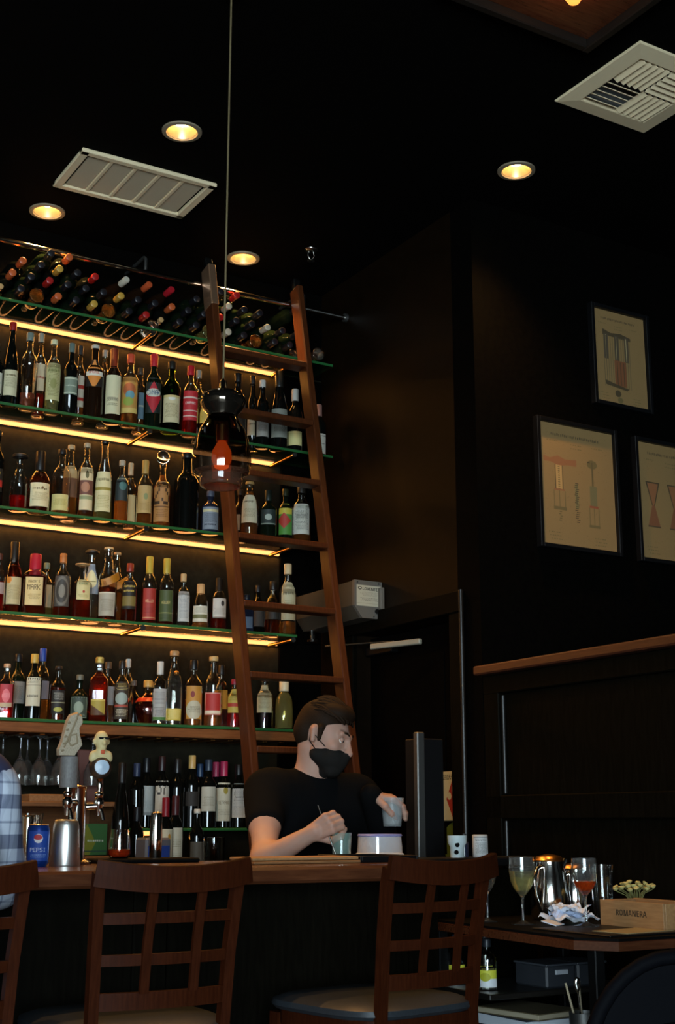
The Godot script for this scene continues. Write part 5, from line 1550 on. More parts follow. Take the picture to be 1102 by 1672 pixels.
	for sx in [-1, 1]:
		rim.box(Vector3(sx * 0.103, 0.012, 0), Vector3(0.006, 0.016, 0.26), 0.002)
		rim.box(Vector3(0, 0.012, sx * 0.127), Vector3(0.2, 0.016, 0.006), 0.002)
	obj("rim", rim, M.black_plastic, tr)
	# mixing glass under the fist, clear tub
	var mg := thing("mixing_glass", "small greenish glass under the bartender's fist", "glass", Vector3(2.33, Y, 1.63))
	obj("glass", MB.new().lathe([Vector2(0, 0), Vector2(0.03, 0), Vector2(0.034, 0.085), Vector2(0.0325, 0.085), Vector2(0.029, 0.006), Vector2(0, 0.006)], 28), pane(Color(0.6, 0.75, 0.7), 0.14), mg)
	var tub := thing("ice_tub", "clear plastic tub with a white base and blue rim beside the bartender", "tub", Vector3(2.475, Y + 0.001, 1.64))
	obj("wall", MB.new().lathe([Vector2(0.07, 0.014), Vector2(0.066, 0.075), Vector2(0.0645, 0.075), Vector2(0.068, 0.016)], 32, Transform3D(), 3.0), pane(Color(0.85, 0.86, 0.88), 0.3), tub)
	obj("base", MB.new().lathe([Vector2(0, 0), Vector2(0.073, 0), Vector2(0.074, 0.015), Vector2(0.07, 0.018), Vector2(0, 0.018)], 32, Transform3D(), 3.0), plain("c8ccd0", 0.4), tub)
	obj("rim", MB.new().lathe([Vector2(0.066, 0.072), Vector2(0.069, 0.075), Vector2(0.066, 0.08), Vector2(0.063, 0.076)], 32, Transform3D(), 3.0), plain("7f84b8", 0.35), tub)
	# dark cabinet with a metal edge and the two cups on the flap
	var cab := thing("upright_cabinet", "tall narrow black cabinet with a brushed metal corner strip behind the bar flap", "cabinet", Vector3(2.92, 0, 1.27))
	obj("body", MB.new().box(Vector3(0.0, 0.76, -0.0), Vector3(0.11, 1.52, 0.10), 0.004), M.black_plastic, cab)
	obj("corner_strip", MB.new().box(Vector3(-0.055, 0.772, 0.045), Vector3(0.034, 1.54, 0.03), 0.004), M.brushed, cab)
	var c1 := thing("plastic_cup", "white moulded plastic cup with two dark finger holes on the bar flap", "cup", Vector3(2.80, Y, 1.635))
	obj("body", MB.new().lathe([Vector2(0, 0), Vector2(0.024, 0), Vector2(0.025, 0.035), Vector2(0.033, 0.05), Vector2(0.034, 0.074), Vector2(0.032, 0.074), Vector2(0.03, 0.05), Vector2(0, 0.03)], 24), plain("b8c4c4", 0.45), c1)
	for y in [0.018, 0.043]:
		obj("hole", MB.new().lathe([Vector2(0, 0), Vector2(0.008, 0), Vector2(0.008, 0.004), Vector2(0, 0.004)], 16, Transform3D(Basis(Vector3.UP, -0.75) * Basis(Vector3.RIGHT, PI / 2), Vector3(-0.016, y, 0.0175 + (0.006 if y > 0.03 else 0.0)))), M.black_rubber, c1)
	var c2 := thing("spice_tin", "pale grey printed tin on the bar flap nearest the end wall", "tin", Vector3(2.885, Y, 1.655))
	obj("body", MB.new().lathe([Vector2(0, 0), Vector2(0.026, 0), Vector2(0.027, 0.002), Vector2(0.027, 0.074), Vector2(0.025, 0.077), Vector2(0, 0.077)], 28), plain("a9a9a6", 0.45), c2)
	obj("label", MB.new().patch([Vector2(0.0275, 0.006), Vector2(0.0275, 0.038), Vector2(0.0275, 0.07)], -1.6, 0.7, 12), label_mat("b9b9b6|b 0 .06 8a8a88;h .18 4a4a4a;n .3 .9 5a5a5a"), c2)
	var c3 := thing("dark_bottle", "short dark teal bottle standing between the plastic cup and the tin", "bottle", Vector3(2.847, Y, 1.612))
	make_bottle(c3, 0.078, 0.017, "spirit", "bluedk", "-", 0, "101418,.2", "-", 0)


# ---------------------------------------------------------------- service station on the right
func station() -> void:
	var s := thing("service_station", "service station with a worn wood edged black top and open shelves", "station")
	var outline_ := [Vector2(2.53, -2.54), Vector2(2.60, -2.645), Vector2(3.175, -2.645), Vector2(3.175, -1.74), Vector2(2.60, -1.74)]
	var ring := func(inset: float) -> Array: return outline_.map(func(q): return Vector2(q.x + (inset if q.x < 2.8 else -inset), q.y + (inset if q.y < -2.2 else -inset)))
	var core := MB.new()
	core.sweep([Vector3(0, 0.890, 0), Vector3(0, 0.866, 0)], ring.call(0.0).map(func(q): return Vector2(q.x, q.y)), Vector3.FORWARD)
	obj("top_edge", core, M.bar_wood, s)
	var skin_ := MB.new()
	skin_.sweep([Vector3(0, 0.8975, 0), Vector3(0, 0.890, 0)], ring.call(0.012).map(func(q): return Vector2(q.x, q.y)), Vector3.FORWARD)
	obj("top_sheet", skin_, M.black_rubber, s)
	for q in [[2.60, 2.55], [3.14, 2.55], [2.62, 1.78], [3.14, 1.78], [2.86, 2.58]]:
		obj("leg", MB.new().box(Vector3(q[0], 0.433, q[1]), Vector3(0.035, 0.866, 0.035), 0.003), M.black_metal, s)
	obj("upper_shelf", MB.new().box(Vector3(2.87, 0.689, 1.92), Vector3(0.58, 0.018, 0.34), 0.003), M.dark_trim, s)
	obj("lower_shelf", MB.new().box(Vector3(2.87, 0.571, 2.16), Vector3(0.58, 0.018, 0.84), 0.003), M.dark_trim, s)
	obj("bottom_shelf", MB.new().box(Vector3(2.87, 0.2, 2.16), Vector3(0.58, 0.02, 0.84), 0.003), M.dark_trim, s)
	tag(obj("counter_mat", MB.new().box(Vector3(2.79, 0.9, 2.42), Vector3(0.34, 0.005, 0.34), 0.002), M.black_plastic), "thin black mat under the drinks at the front of the service station", "mat")
	var Y := 0.8975
	# drinks
	var g1 := thing("water_glass", "stemmed glass of clear water behind the white wine", "wine glass", Vector3(2.70, Y, 1.93))
	wine_glass(g1, 0.2, 0.036)
	var g2 := thing("white_wine_glass", "stemmed glass of pale white wine at the left of the station", "wine glass", Vector3(2.725, Y, 2.08))
	wine_glass(g2, 0.205, 0.042, false, 0.42)
	obj("wine", MB.new().lathe([Vector2(0, 0.089), Vector2(0.012, 0.0905), Vector2(0.0265, 0.108), Vector2(0.0365, 0.13), Vector2(0.0405, 0.158), Vector2(0.0405, 0.162), Vector2(0, 0.162)], 28), M.whitewine, g2)
	var g3 := thing("cocktail_glass", "stemmed glass half full of an orange cocktail near the wooden box", "wine glass", Vector3(2.80, Y + 0.005, 2.29))
	wine_glass(g3, 0.2, 0.04, false, 0.46)
	obj("cocktail", MB.new().lathe([Vector2(0, 0.0945), Vector2(0.012, 0.096), Vector2(0.026, 0.112), Vector2(0.0355, 0.13), Vector2(0.0358, 0.132), Vector2(0, 0.132)], 28), M.cocktail, g3)
	var g4 := thing("highball_glass", "tall ribbed empty tumbler behind the orange cocktail", "glass", Vector3(3.09, Y, 2.05))
	var ribs := MB.new()
	ribs.lathe([Vector2(0, 0), Vector2(0.033, 0), Vector2(0.04, 0.175), Vector2(0.0385, 0.175), Vector2(0.0315, 0.008), Vector2(0, 0.008)], 14)
	obj("glass", ribs, M.clear, g4)
	# steel pitchers
	for q in [[2.93, 1.97, 1.0, "taller steel pitcher standing behind the white wine glass"], [3.095, 1.90, 0.84, "shorter steel pitcher with a long handle behind the crumpled napkins"]]:
		var p := thing("steel_pitcher", q[3], "pitcher", Vector3(q[0], Y, q[1]))
		var k: float = q[2]
		obj("body", MB.new().lathe([Vector2(0, 0), Vector2(0.055 * k, 0), Vector2(0.064 * k, 0.012 * k), Vector2(0.066 * k, 0.07 * k), Vector2(0.056 * k, 0.14 * k), Vector2(0.045 * k, 0.175 * k), Vector2(0.045 * k, 0.188 * k)], 36), M.chrome, p)
		obj("lid", MB.new().lathe([Vector2(0.048 * k, 0.186 * k), Vector2(0.049 * k, 0.19 * k), Vector2(0.04 * k, 0.202 * k), Vector2(0.012 * k, 0.208 * k), Vector2(0, 0.209 * k)], 32), M.brass, p)
		obj("handle", MB.new().tube([Vector3(-0.048, 0.17, 0.018) * k, Vector3(-0.075, 0.165, 0.03) * k, Vector3(-0.096, 0.13, 0.038) * k, Vector3(-0.092, 0.08, 0.036) * k, Vector3(-0.062, 0.03, 0.024) * k], 0.0065, 10), M.chrome, p)
		obj("spout", MB.new().tube([Vector3(0.04, 0.15, 0.0) * k, Vector3(0.06, 0.175, 0.0) * k, Vector3(0.072, 0.19, 0.0) * k], [0.016 * k, 0.011 * k, 0.008 * k], 12), M.chrome, p)
	# crumpled napkins and slips of paper
	var rng := RandomNumberGenerator.new()
	rng.seed = 5
	var np := thing("crumpled_napkins", "crumpled white and bluish paper napkins piled beside the cocktail", "napkins", Vector3(2.835, Y + 0.004, 2.17))
	for i in 3:
		var sheet := MB.new()
		var n := 12
		var pts := []
		for a in n + 1:
			for b in n + 1:
				var fx := (float(a) / n - 0.5) * (0.15 - i * 0.02)
				var fz := (float(b) / n - 0.5) * (0.12 - i * 0.01)
				var y := 0.004 + i * 0.015 + 0.013 * sin(a * 0.8 + i * 2.0) * cos(b * 0.6 + i) + 0.005 * sin(a * 1.5 + b * 1.1 + i) + rng.randf() * 0.002
				pts.append(Basis(Vector3.UP, i * 0.7) * Vector3(fx, maxf(0.001, y + 0.012), fz))
		for a in n:
			for b in n:
				var j := a * (n + 1) + b
				sheet.tri(pts[j], pts[j + 1], pts[j + n + 2])
				sheet.tri(pts[j], pts[j + n + 2], pts[j + n + 1])
		obj("sheet", sheet, M.paper if i != 1 else mat(lin(0.42, 0.5, 0.68), 0.8), np)
	tag(obj("paper_slip", MB.new().box(Vector3(2.735, Y + 0.0125, 2.21), Vector3(0.07, 0.003, 0.05), 0.0, Basis(Vector3.UP, 0.5) * Basis(Vector3.RIGHT, 0.25)), M.paper), "small white paper slip propped at the left of the napkins", "paper")
	tag(obj("placemat", MB.new().box(Vector3(2.79, Y + 0.0058, 2.5), Vector3(0.2, 0.0015, 0.13), 0.0, Basis(Vector3.UP, 0.1)), plain("8a7f5c", 0.8)), "printed cream menu sheet lying at the front edge of the station", "menu")
	# wooden box of the station and the dry flowers behind it
	var b := thing("wine_crate", "open pale wooden box with burnt lettering on the service station", "wooden box", Vector3(2.955, Y, 2.40), 0.0)
	for q in [[Vector3(-0.07, 0.04, 0), Vector3(0.01, 0.08, 0.27)], [Vector3(0.07, 0.04, 0), Vector3(0.01, 0.08, 0.27)], [Vector3(0, 0.04, 0.13), Vector3(0.13, 0.078, 0.01)], [Vector3(0, 0.04, -0.13), Vector3(0.13, 0.078, 0.01)], [Vector3(0, 0.005, 0), Vector3(0.13, 0.01, 0.25)]]:
		obj("board", MB.new().box(q[0], q[1], 0.001), M.pale_wood, b)
	letters("burnt_lettering", "ROMANERA", 0.017, Vector3(-0.0752, 0.045, 0.0), -PI / 2, plain("3a2a14", 0.8), b)
	var fl := thing("dried_flowers", "small bunch of dry yellowish flowers in a little pot behind the wooden box", "flowers", Vector3(3.10, Y, 2.19))
	obj("pot", MB.new().lathe([Vector2(0, 0), Vector2(0.022, 0), Vector2(0.03, 0.055), Vector2(0.027, 0.055), Vector2(0, 0.045)], 20), plain("6a6440", 0.6), fl)
	var stems := MB.new()
	var heads := MB.new()
	for i in 26:
		var a := i * 2.4
		var r := 0.012 + 0.05 * sqrt(i / 26.0)
		var tip := Vector3(cos(a) * r * 1.1, 0.115 - r * 0.4 + rng.randf() * 0.015, sin(a) * r)
		stems.tube([Vector3(cos(a) * 0.008, 0.045, sin(a) * 0.008), tip * Vector3(0.5, 0.85, 0.5), tip], 0.0014, 5)
		heads.lathe([Vector2(0, 0), Vector2(0.006, 0.002), Vector2(0.010, 0.008), Vector2(0.006, 0.011), Vector2(0, 0.010)], 7, Transform3D(Basis(Vector3.UP, a) * Basis(Vector3.RIGHT, rng.randf_range(-0.6, 0.6)), tip))
	obj("stems", stems, plain("6f7040", 0.8), fl)
	obj("flower_heads", heads, plain("b3a868", 0.8), fl)
	# shelves below
	var k := 0
	for q in [[2.665, 1.80, "nearest the bar"], [2.73, 1.87, "in the middle"], [2.655, 1.98, "in front"]]:
		var o := thing("juice_bottle", "clear bottle with a yellow and white label on the station shelf, " + q[2], "bottle", Vector3(q[0], 0.698, q[1]), 0, "yellow label bottles on the station")
		make_bottle(o, 0.15, 0.031, "spirit", "clear", "clearliq", 0.5, "20242a,.14", ".06,.4,c8c83a|b .5 1 d8dcde;d .3 .4 .3 .25 a8a820", -0.5)
		k += 1
	for q in [[2.88, "left grey plastic bin with a card holder on the station shelf"], [3.01, "right grey plastic bin on the station shelf"]]:
		var bin := thing("plastic_bin", q[1], "bin", Vector3(q[0], 0.698, 1.99))
		var tray := obj("tray", MB.new().box(Vector3(0, 0.035, 0), Vector3(0.12, 0.07, 0.16), 0.006), plain("26292e", 0.55), bin)
		obj("rim", MB.new().box(Vector3(0, 0.07, 0), Vector3(0.126, 0.006, 0.166), 0.002), plain("383c42", 0.5), bin)
		if q[0] < 2.9:
			obj("card_holder", MB.new().box(Vector3(-0.0, 0.048, 0.082), Vector3(0.05, 0.014, 0.006), 0.001), plain("a0a4aa", 0.3), tray)
	for q in [[0, "white paged book lying lowest on the station's second shelf"], [1, "thinner cream paged book lying on the white paged book"]]:
		var i: int = q[0]
		var bk := thing("book", q[1], "book", Vector3(2.80 + i * 0.01, 0.58 + i * 0.036, 1.98 + i * 0.01), 0.15 * i)
		var th: float = [0.036, 0.02][i]
		obj("pages", MB.new().box(Vector3(0, th / 2, 0), Vector3(0.2, th - 0.006, 0.26), 0.001), plain(["b9c0c8", "9a9078"][i], 0.8), bk)
		for e in [0.0015, th - 0.0015]:
			obj("cover", MB.new().box(Vector3(0.002, e, 0), Vector3(0.206, 0.003, 0.266), 0.001), plain(["1c2430", "5a5038"][i], 0.6), bk)
	var cu := thing("cutlery_caddy", "steel caddy holding spoons and pale sticks on the station's second shelf", "caddy", Vector3(2.74, 0.58, 2.33))
	obj("cup", MB.new().lathe([Vector2(0, 0), Vector2(0.042, 0), Vector2(0.044, 0.085), Vector2(0.042, 0.085), Vector2(0.04, 0.006), Vector2(0, 0.006)], 24), M.brushed, cu)
	for i in 5:
		var a := i * 1.3
		var tip := Vector3(cos(a) * 0.05, 0.155 + 0.01 * (i % 2), sin(a) * 0.05)
		if i < 3:
			obj("spoon", MB.new().blob([[Vector3(cos(a) * 0.015, 0.02, sin(a) * 0.015), tip, 0.003, 0.003], [tip + Vector3(0, 0.014, 0), Vector3(0.011, 0.02, 0.005), Basis(Vector3.UP, a)]], 0.003, 0.006), M.chrome, cu)
		else:
			obj("stick", MB.new().tube([Vector3(cos(a) * 0.015, 0.02, sin(a) * 0.015), tip], 0.0035, 8), plain("b8a888", 0.6), cu)
	var jar := thing("glass_jar", "small clear glass jar beside the cutlery caddy on the station shelf", "jar", Vector3(2.86, 0.58, 2.36))
	obj("glass", MB.new().lathe([Vector2(0, 0), Vector2(0.026, 0), Vector2(0.03, 0.006), Vector2(0.03, 0.09), Vector2(0.022, 0.1), Vector2(0.022, 0.112)], 24), M.clear, jar)
	obj("lid", MB.new().lathe([Vector2(0.022, 0.105), Vector2(0.0245, 0.106), Vector2(0.0245, 0.12), Vector2(0, 0.122)], 24), M.steel, jar)


# ---------------------------------------------------------------- chairs
func chairs() -> void:
	var c := thing("bar_chair", "dark red lattice back bar chair, second from the left, in front of the shaker", "bar chair", Vector3(1.282, 0, 2.36), 0, "lattice back bar chairs")
	for sx in [-1, 1]:
		obj("back_post", MB.new().sweep([Vector3(sx * 0.160, 0.0, 0.27), Vector3(sx * 0.160, 0.45, 0.205), Vector3(sx * 0.161, 0.74, 0.195), Vector3(sx * 0.166, 0.92, 0.212), Vector3(sx * 0.173, 1.06, 0.235), Vector3(sx * 0.175, 1.10, 0.247)], [Vector2(-0.012, -0.013), Vector2(0.012, -0.013), Vector2(0.012, 0.013), Vector2(-0.012, 0.013)], Vector3.BACK), M.chair, c)
		obj("front_leg", MB.new().sweep([Vector3(sx * 0.185, 0.0, -0.215), Vector3(sx * 0.175, 0.72, -0.19)], [Vector2(-0.017, -0.017), Vector2(0.017, -0.017), Vector2(0.017, 0.017), Vector2(-0.017, 0.017)], Vector3.BACK), M.chair, c)
		obj("side_rail", MB.new().box(Vector3(sx * 0.176, 0.30, 0.01), Vector3(0.02, 0.03, 0.42), 0.003), M.chair, c)
	var crest := []
	for i in 15:
		var x := lerpf(-0.19, 0.19, i / 14.0)
		crest.append(Vector3(x, 1.082 + 0.017 * pow(x / 0.19, 2.0), 0.262 + 0.034 * (1.0 - pow(x / 0.19, 2.0))))
	obj("crest_rail", MB.new().sweep(crest, [Vector2(-0.011, -0.027), Vector2(0.011, -0.027), Vector2(0.012, 0.0), Vector2(0.011, 0.030), Vector2(0.007, 0.032), Vector2(-0.007, 0.032), Vector2(-0.011, 0.030), Vector2(-0.012, 0.0)]), M.chair, c)
	var lat := func(y: float, z: float, hh: float, called: String) -> void:
		var pts := []
		for i in 9:
			var x := lerpf(-0.163, 0.163, i / 8.0)
			pts.append(Vector3(x, y, z + 0.026 * (1.0 - pow(x / 0.163, 2.0))))
		obj(called, MB.new().sweep(pts, [Vector2(-0.008, -hh), Vector2(0.008, -hh), Vector2(0.008, hh), Vector2(-0.008, hh)]), M.chair, c)
	lat.call(1.0, 0.226, 0.012, "cross_slat")
	lat.call(0.91, 0.211, 0.012, "cross_slat")
	lat.call(0.822, 0.202, 0.0185, "lower_rail")
	for x in [-0.055, 0.066]:
		obj("upright_slat", MB.new().sweep([Vector3(x, 0.838, 0.234), Vector3(x, 0.95, 0.249), Vector3(x, 1.065, 0.276)], [Vector2(-0.005, -0.0105), Vector2(0.005, -0.0105), Vector2(0.005, 0.0105), Vector2(-0.005, 0.0105)], Vector3.RIGHT), M.chair, c)
	obj("seat_frame", MB.new().lathe([Vector2(0, 0.69), Vector2(0.2, 0.69), Vector2(0.205, 0.695), Vector2(0.205, 0.733), Vector2(0, 0.733)], 40, Transform3D(), 5.0, 1.02), M.chair, c)
	obj("seat_pad", MB.new().lathe([Vector2(0, 0.732), Vector2(0.212, 0.732), Vector2(0.222, 0.742), Vector2(0.218, 0.755), Vector2(0.19, 0.766), Vector2(0.1, 0.772), Vector2(0, 0.773)], 48, Transform3D(Basis(), Vector3(0, 0, -0.015)), 4.0, 1.04), M.leather, c)
	obj("foot_bar", MB.new().box(Vector3(0, 0.28, -0.205), Vector3(0.36, 0.03, 0.022), 0.003), M.chair, c)
	obj("back_stretcher", MB.new().box(Vector3(0, 0.34, 0.222), Vector3(0.33, 0.03, 0.02), 0.003), M.chair, c)
	copy(c, "dark red lattice back bar chair with grey seat, nearest the service station", Vector3(1.985, 0, 2.37), 0.17)
	copy(c, "dark red lattice back bar chair under the customer in the plaid shirt", Vector3(0.765, 0, 2.36), 0.0)
	# dark round backed chair at the lower right corner
	var r := thing("round_back_chair", "nearly black round backed dining chair in the lower right corner", "chair", Vector3(2.38, 0, 2.98), -0.45)
	var back := []
	for i in 17:
		var a := PI * i / 16.0
		back.append(Vector3(-cos(a) * 0.21, 0.66 + sin(a) * 0.25, 0.18 + 0.02 * sin(a)))
	back.push_front(Vector3(-0.205, 0.45, 0.17))
	back.append(Vector3(0.205, 0.45, 0.17))
	var navy := mat(lin(0.0018, 0.002, 0.003), 0.7, 0.0, 0.15)
	obj("back_hoop", MB.new().tube(back, 0.017, 10), navy, r)
	var fan := MB.new()
	for i in range(1, 16):
		fan.quad(Vector3(0, 0.62, 0.185), back[i], back[i + 1], Vector3(0, 0.62, 0.185))
		fan.quad(Vector3(0, 0.62, 0.165), back[i + 1] - Vector3(0, 0, 0.02), back[i] - Vector3(0, 0, 0.02), Vector3(0, 0.62, 0.165))
	obj("back_pad", fan, navy, r)
	var inner := []
	for i in 13:
		var a := PI * i / 12.0
		inner.append(Vector3(-cos(a) * 0.12, 0.62 + sin(a) * 0.14, 0.2))
	inner.push_front(Vector3(-0.12, 0.45, 0.18))
	inner.append(Vector3(0.12, 0.45, 0.18))
	obj("inner_hoop", MB.new().tube(inner, 0.01, 8), navy, r)
	obj("seat", MB.new().lathe([Vector2(0, 0.43), Vector2(0.2, 0.43), Vector2(0.215, 0.445), Vector2(0.2, 0.465), Vector2(0, 0.47)], 32), navy, r)
	for q in [Vector2(-0.16, -0.15), Vector2(0.16, -0.15), Vector2(-0.17, 0.15), Vector2(0.17, 0.15)]:
		obj("leg", MB.new().tube([Vector3(q.x * 1.15, 0.0, q.y * 1.15), Vector3(q.x, 0.44, q.y)], 0.015, 10), navy, r)


# ---------------------------------------------------------------- pendant
func pendant() -> void:
	var p := thing("pendant_lamp", "jug shaped mirrored glass pendant lamp on a long cord", "pendant lamp", Vector3(1.624, -0.045, 2.1))
	obj("cord", MB.new().tube([Vector3(0.008, CEIL + 0.04, 0), Vector3(0.008, 3.2, 0), Vector3(0.008, 2.53, 0)], 0.0032, 8), mat(lin(0.13, 0.10, 0.05), 0.7, 0.0, 0.2), p)
	obj("ceiling_rose", MB.new().lathe([Vector2(0, CEIL - 0.03), Vector2(0.03, CEIL - 0.03), Vector2(0.05, CEIL - 0.01), Vector2(0.052, CEIL)], 24, Transform3D(Basis(), Vector3(0.008, 0.045, 0))), M.black_metal, p)
	var at := Transform3D(Basis(), Vector3(0.008, 2.2, 0))
	obj("cord_grip", MB.new().lathe([Vector2(0, 0.345), Vector2(0.006, 0.345), Vector2(0.010, 0.335), Vector2(0.012, 0.316), Vector2(0.02, 0.305)].map(func(q): return q) , 20, at), M.chrome, p)
	var smoke := mat(Color(0.36, 0.33, 0.29), 0.05, 0.95)
	obj("cap", MB.new().lathe([Vector2(0.018, 0.31), Vector2(0.045, 0.302), Vector2(0.064, 0.288), Vector2(0.068, 0.272), Vector2(0.06, 0.252), Vector2(0.046, 0.236), Vector2(0.043, 0.226)].map(func(q): return q), 40, at), smoke, p)
	var shade := mat(Color(0.5, 0.45, 0.4, 0.78), 0.04, 1.0)
	shade.transparency = BaseMaterial3D.TRANSPARENCY_ALPHA
	shade.albedo_texture = noise_tex(Color(0.9, 0.9, 0.9), Color(1, 1, 1), 0.05, 41, 64)
	obj("shade", MB.new().lathe([Vector2(0.043, 0.228), Vector2(0.05, 0.214), Vector2(0.068, 0.185), Vector2(0.079, 0.15), Vector2(0.0855, 0.115), Vector2(0.0875, 0.092), Vector2(0.0865, 0.078), Vector2(0.0835, 0.056)], 48, at), shade, p)
	obj("rim", MB.new().lathe([Vector2(0.0835, 0.056), Vector2(0.078, 0.051), Vector2(0.064, 0.047), Vector2(0.062, 0.018), Vector2(0.058, 0.012), Vector2(0.05, 0.012), Vector2(0.05, 0.046)], 48, at), pane(Color(0.30, 0.2, 0.15), 0.5), p)
	obj("lamp_holder", MB.new().lathe([Vector2(0, 0.2), Vector2(0.018, 0.2), Vector2(0.018, 0.15), Vector2(0, 0.15)], 20, at), M.brass, p)
	obj("bulb", MB.new().lathe([Vector2(0.012, 0.15), Vector2(0.028, 0.12), Vector2(0.03, 0.095), Vector2(0.02, 0.07), Vector2(0, 0.062)], 24, at), glow(Color(1.0, 0.34, 0.07), 0.8), p)
	var l := OmniLight3D.new()
	l.name = "bulb_light"
	l.light_color = Color(1.0, 0.42, 0.15)
	l.light_energy = 0.004
	l.light_size = 0.03
	l.omni_range = 12.0
	l.omni_attenuation = 2.0
	l.shadow_enabled = true
	p.add_child(l)
	l.position = Vector3(0.008, 2.3, 0)


# ---------------------------------------------------------------- people
# a hand: palm, four fingers of three bones and a thumb. palm basis: x across towards the thumb, y along to the knuckles, z out of the back
func hand(at: Vector3, b: Basis, curl: float, k := 1.0) -> Array:
	var out := []
	for i in 4:
		var x := (0.027 - i * 0.018) * k
		var kn := at + b * (Vector3(x, 0.085 - 0.004 * absf(i - 1.2), 0.0) * k * Vector3(1.0 / k, 1, 1))
		out.append([at + b * Vector3(x * 0.6, 0.01, 0), kn, 0.0125 * k, 0.0115 * k])
		var q := kn
		var ang := 0.15
		for j in 3:
			ang += curl * [0.75, 1.0, 0.7][j]
			var l: float = [0.043, 0.027, 0.021][j] * [0.95, 1.0, 0.96, 0.8][i] * k
			var e := q + b * (Vector3(0, cos(ang), -sin(ang)) * l)
			out.append([q, e, (0.0098 - j * 0.0009) * k, (0.0092 - j * 0.0011) * k])
			q = e
	var t0 := at + b * (Vector3(0.022, 0.022, -0.008) * k)
	var t1 := t0 + b * (Vector3(0.028, 0.028, -0.018) * k)
	var t2 := t1 + b * (Vector3(0.0, 0.028, -0.022) * k)
	var t3 := t2 + b * (Vector3(-0.016, 0.018, -0.014) * k)
	out.append([t0, t1, 0.014 * k, 0.012 * k])
	out.append([t1, t2, 0.0115 * k, 0.0105 * k])
	out.append([t2, t3, 0.0102 * k, 0.0082 * k])
	return out


# the head in its own frame: +z is the face, y up, origin between the ears; about 0.235 m tall
func head_prims(xf: Transform3D) -> Array:
	var b := xf.basis
	var at := func(x: float, y: float, z: float) -> Vector3: return xf * Vector3(x, y, z)
	var e := func(x: float, y: float, z: float, r: Vector3) -> Array: return [xf * Vector3(x, y, z), r, b]
	return [
		e.call(0, 0.035, -0.012, Vector3(0.074, 0.088, 0.094)), e.call(0, -0.005, 0.03, Vector3(0.064, 0.085, 0.066)),
		[at.call(-0.045, -0.05, 0.01), at.call(-0.018, -0.095, 0.068), 0.024, 0.018], [at.call(0.045, -0.05, 0.01), at.call(0.018, -0.095, 0.068), 0.024, 0.018],
		[at.call(-0.012, -0.1, 0.07), at.call(0.012, -0.1, 0.07), 0.018, 0.018],
		[at.call(-0.04, -0.018, 0.066), at.call(-0.036, -0.02, 0.066), 0.02, 0.02], [at.call(0.04, -0.018, 0.066), at.call(0.036, -0.02, 0.066), 0.02, 0.02],
		[at.call(-0.042, 0.034, 0.082), at.call(-0.014, 0.03, 0.094), 0.010, 0.010], [at.call(0.042, 0.034, 0.082), at.call(0.014, 0.03, 0.094), 0.010, 0.010],
		[at.call(0, 0.02, 0.094), at.call(0, -0.024, 0.118), 0.008, 0.012], [at.call(-0.013, -0.028, 0.104), at.call(0.013, -0.028, 0.104), 0.009, 0.009],
		[at.call(-0.02, -0.056, 0.09), at.call(0.02, -0.056, 0.09), 0.009, 0.009], [at.call(-0.018, -0.068, 0.087), at.call(0.018, -0.068, 0.087), 0.009, 0.009],
		[at.call(-0.078, 0.02, -0.012), at.call(-0.076, -0.018, -0.006), 0.012, 0.008], [at.call(0.078, 0.02, -0.012), at.call(0.076, -0.018, -0.006), 0.012, 0.008],
		[at.call(-0.03, 0.014, 0.101), Vector3(0.016, 0.010, 0.012), b, "cut"], [at.call(0.03, 0.014, 0.101), Vector3(0.016, 0.010, 0.012), b, "cut"],
	]


func face_parts(t: Node3D, xf: Transform3D) -> void:
	for sx in [-1, 1]:
		var eye := obj("eye", MB.new().lathe(ball(0.0115, 0), 16, xf * Transform3D(Basis(), Vector3(sx * 0.03, 0.013, 0.081))), plain("d8d2c8", 0.25), t)
		obj("iris", MB.new().lathe([Vector2(0, 0), Vector2(0.0055, 0), Vector2(0.005, 0.0015), Vector2(0, 0.002)], 14, xf * Transform3D(Basis(Vector3.RIGHT, PI / 2), Vector3(sx * 0.030 + 0.001, 0.012, 0.0915))), plain("1c1410", 0.2), eye)
		obj("eyelid", MB.new().lathe([Vector2(0.0124, 0.0), Vector2(0.0118, 0.004), Vector2(0.009, 0.0085), Vector2(0.005, 0.0113), Vector2(0, 0.0124)], 16, xf * Transform3D(Basis(Vector3.RIGHT, 0.75), Vector3(sx * 0.03, 0.013, 0.081))), M.skin, eye)
		obj("eyebrow", MB.new().tube([xf * Vector3(sx * 0.014, 0.036, 0.102), xf * Vector3(sx * 0.032, 0.042, 0.096), xf * Vector3(sx * 0.05, 0.034, 0.08)], [0.003, 0.0042, 0.002], 8), M.hair, t)


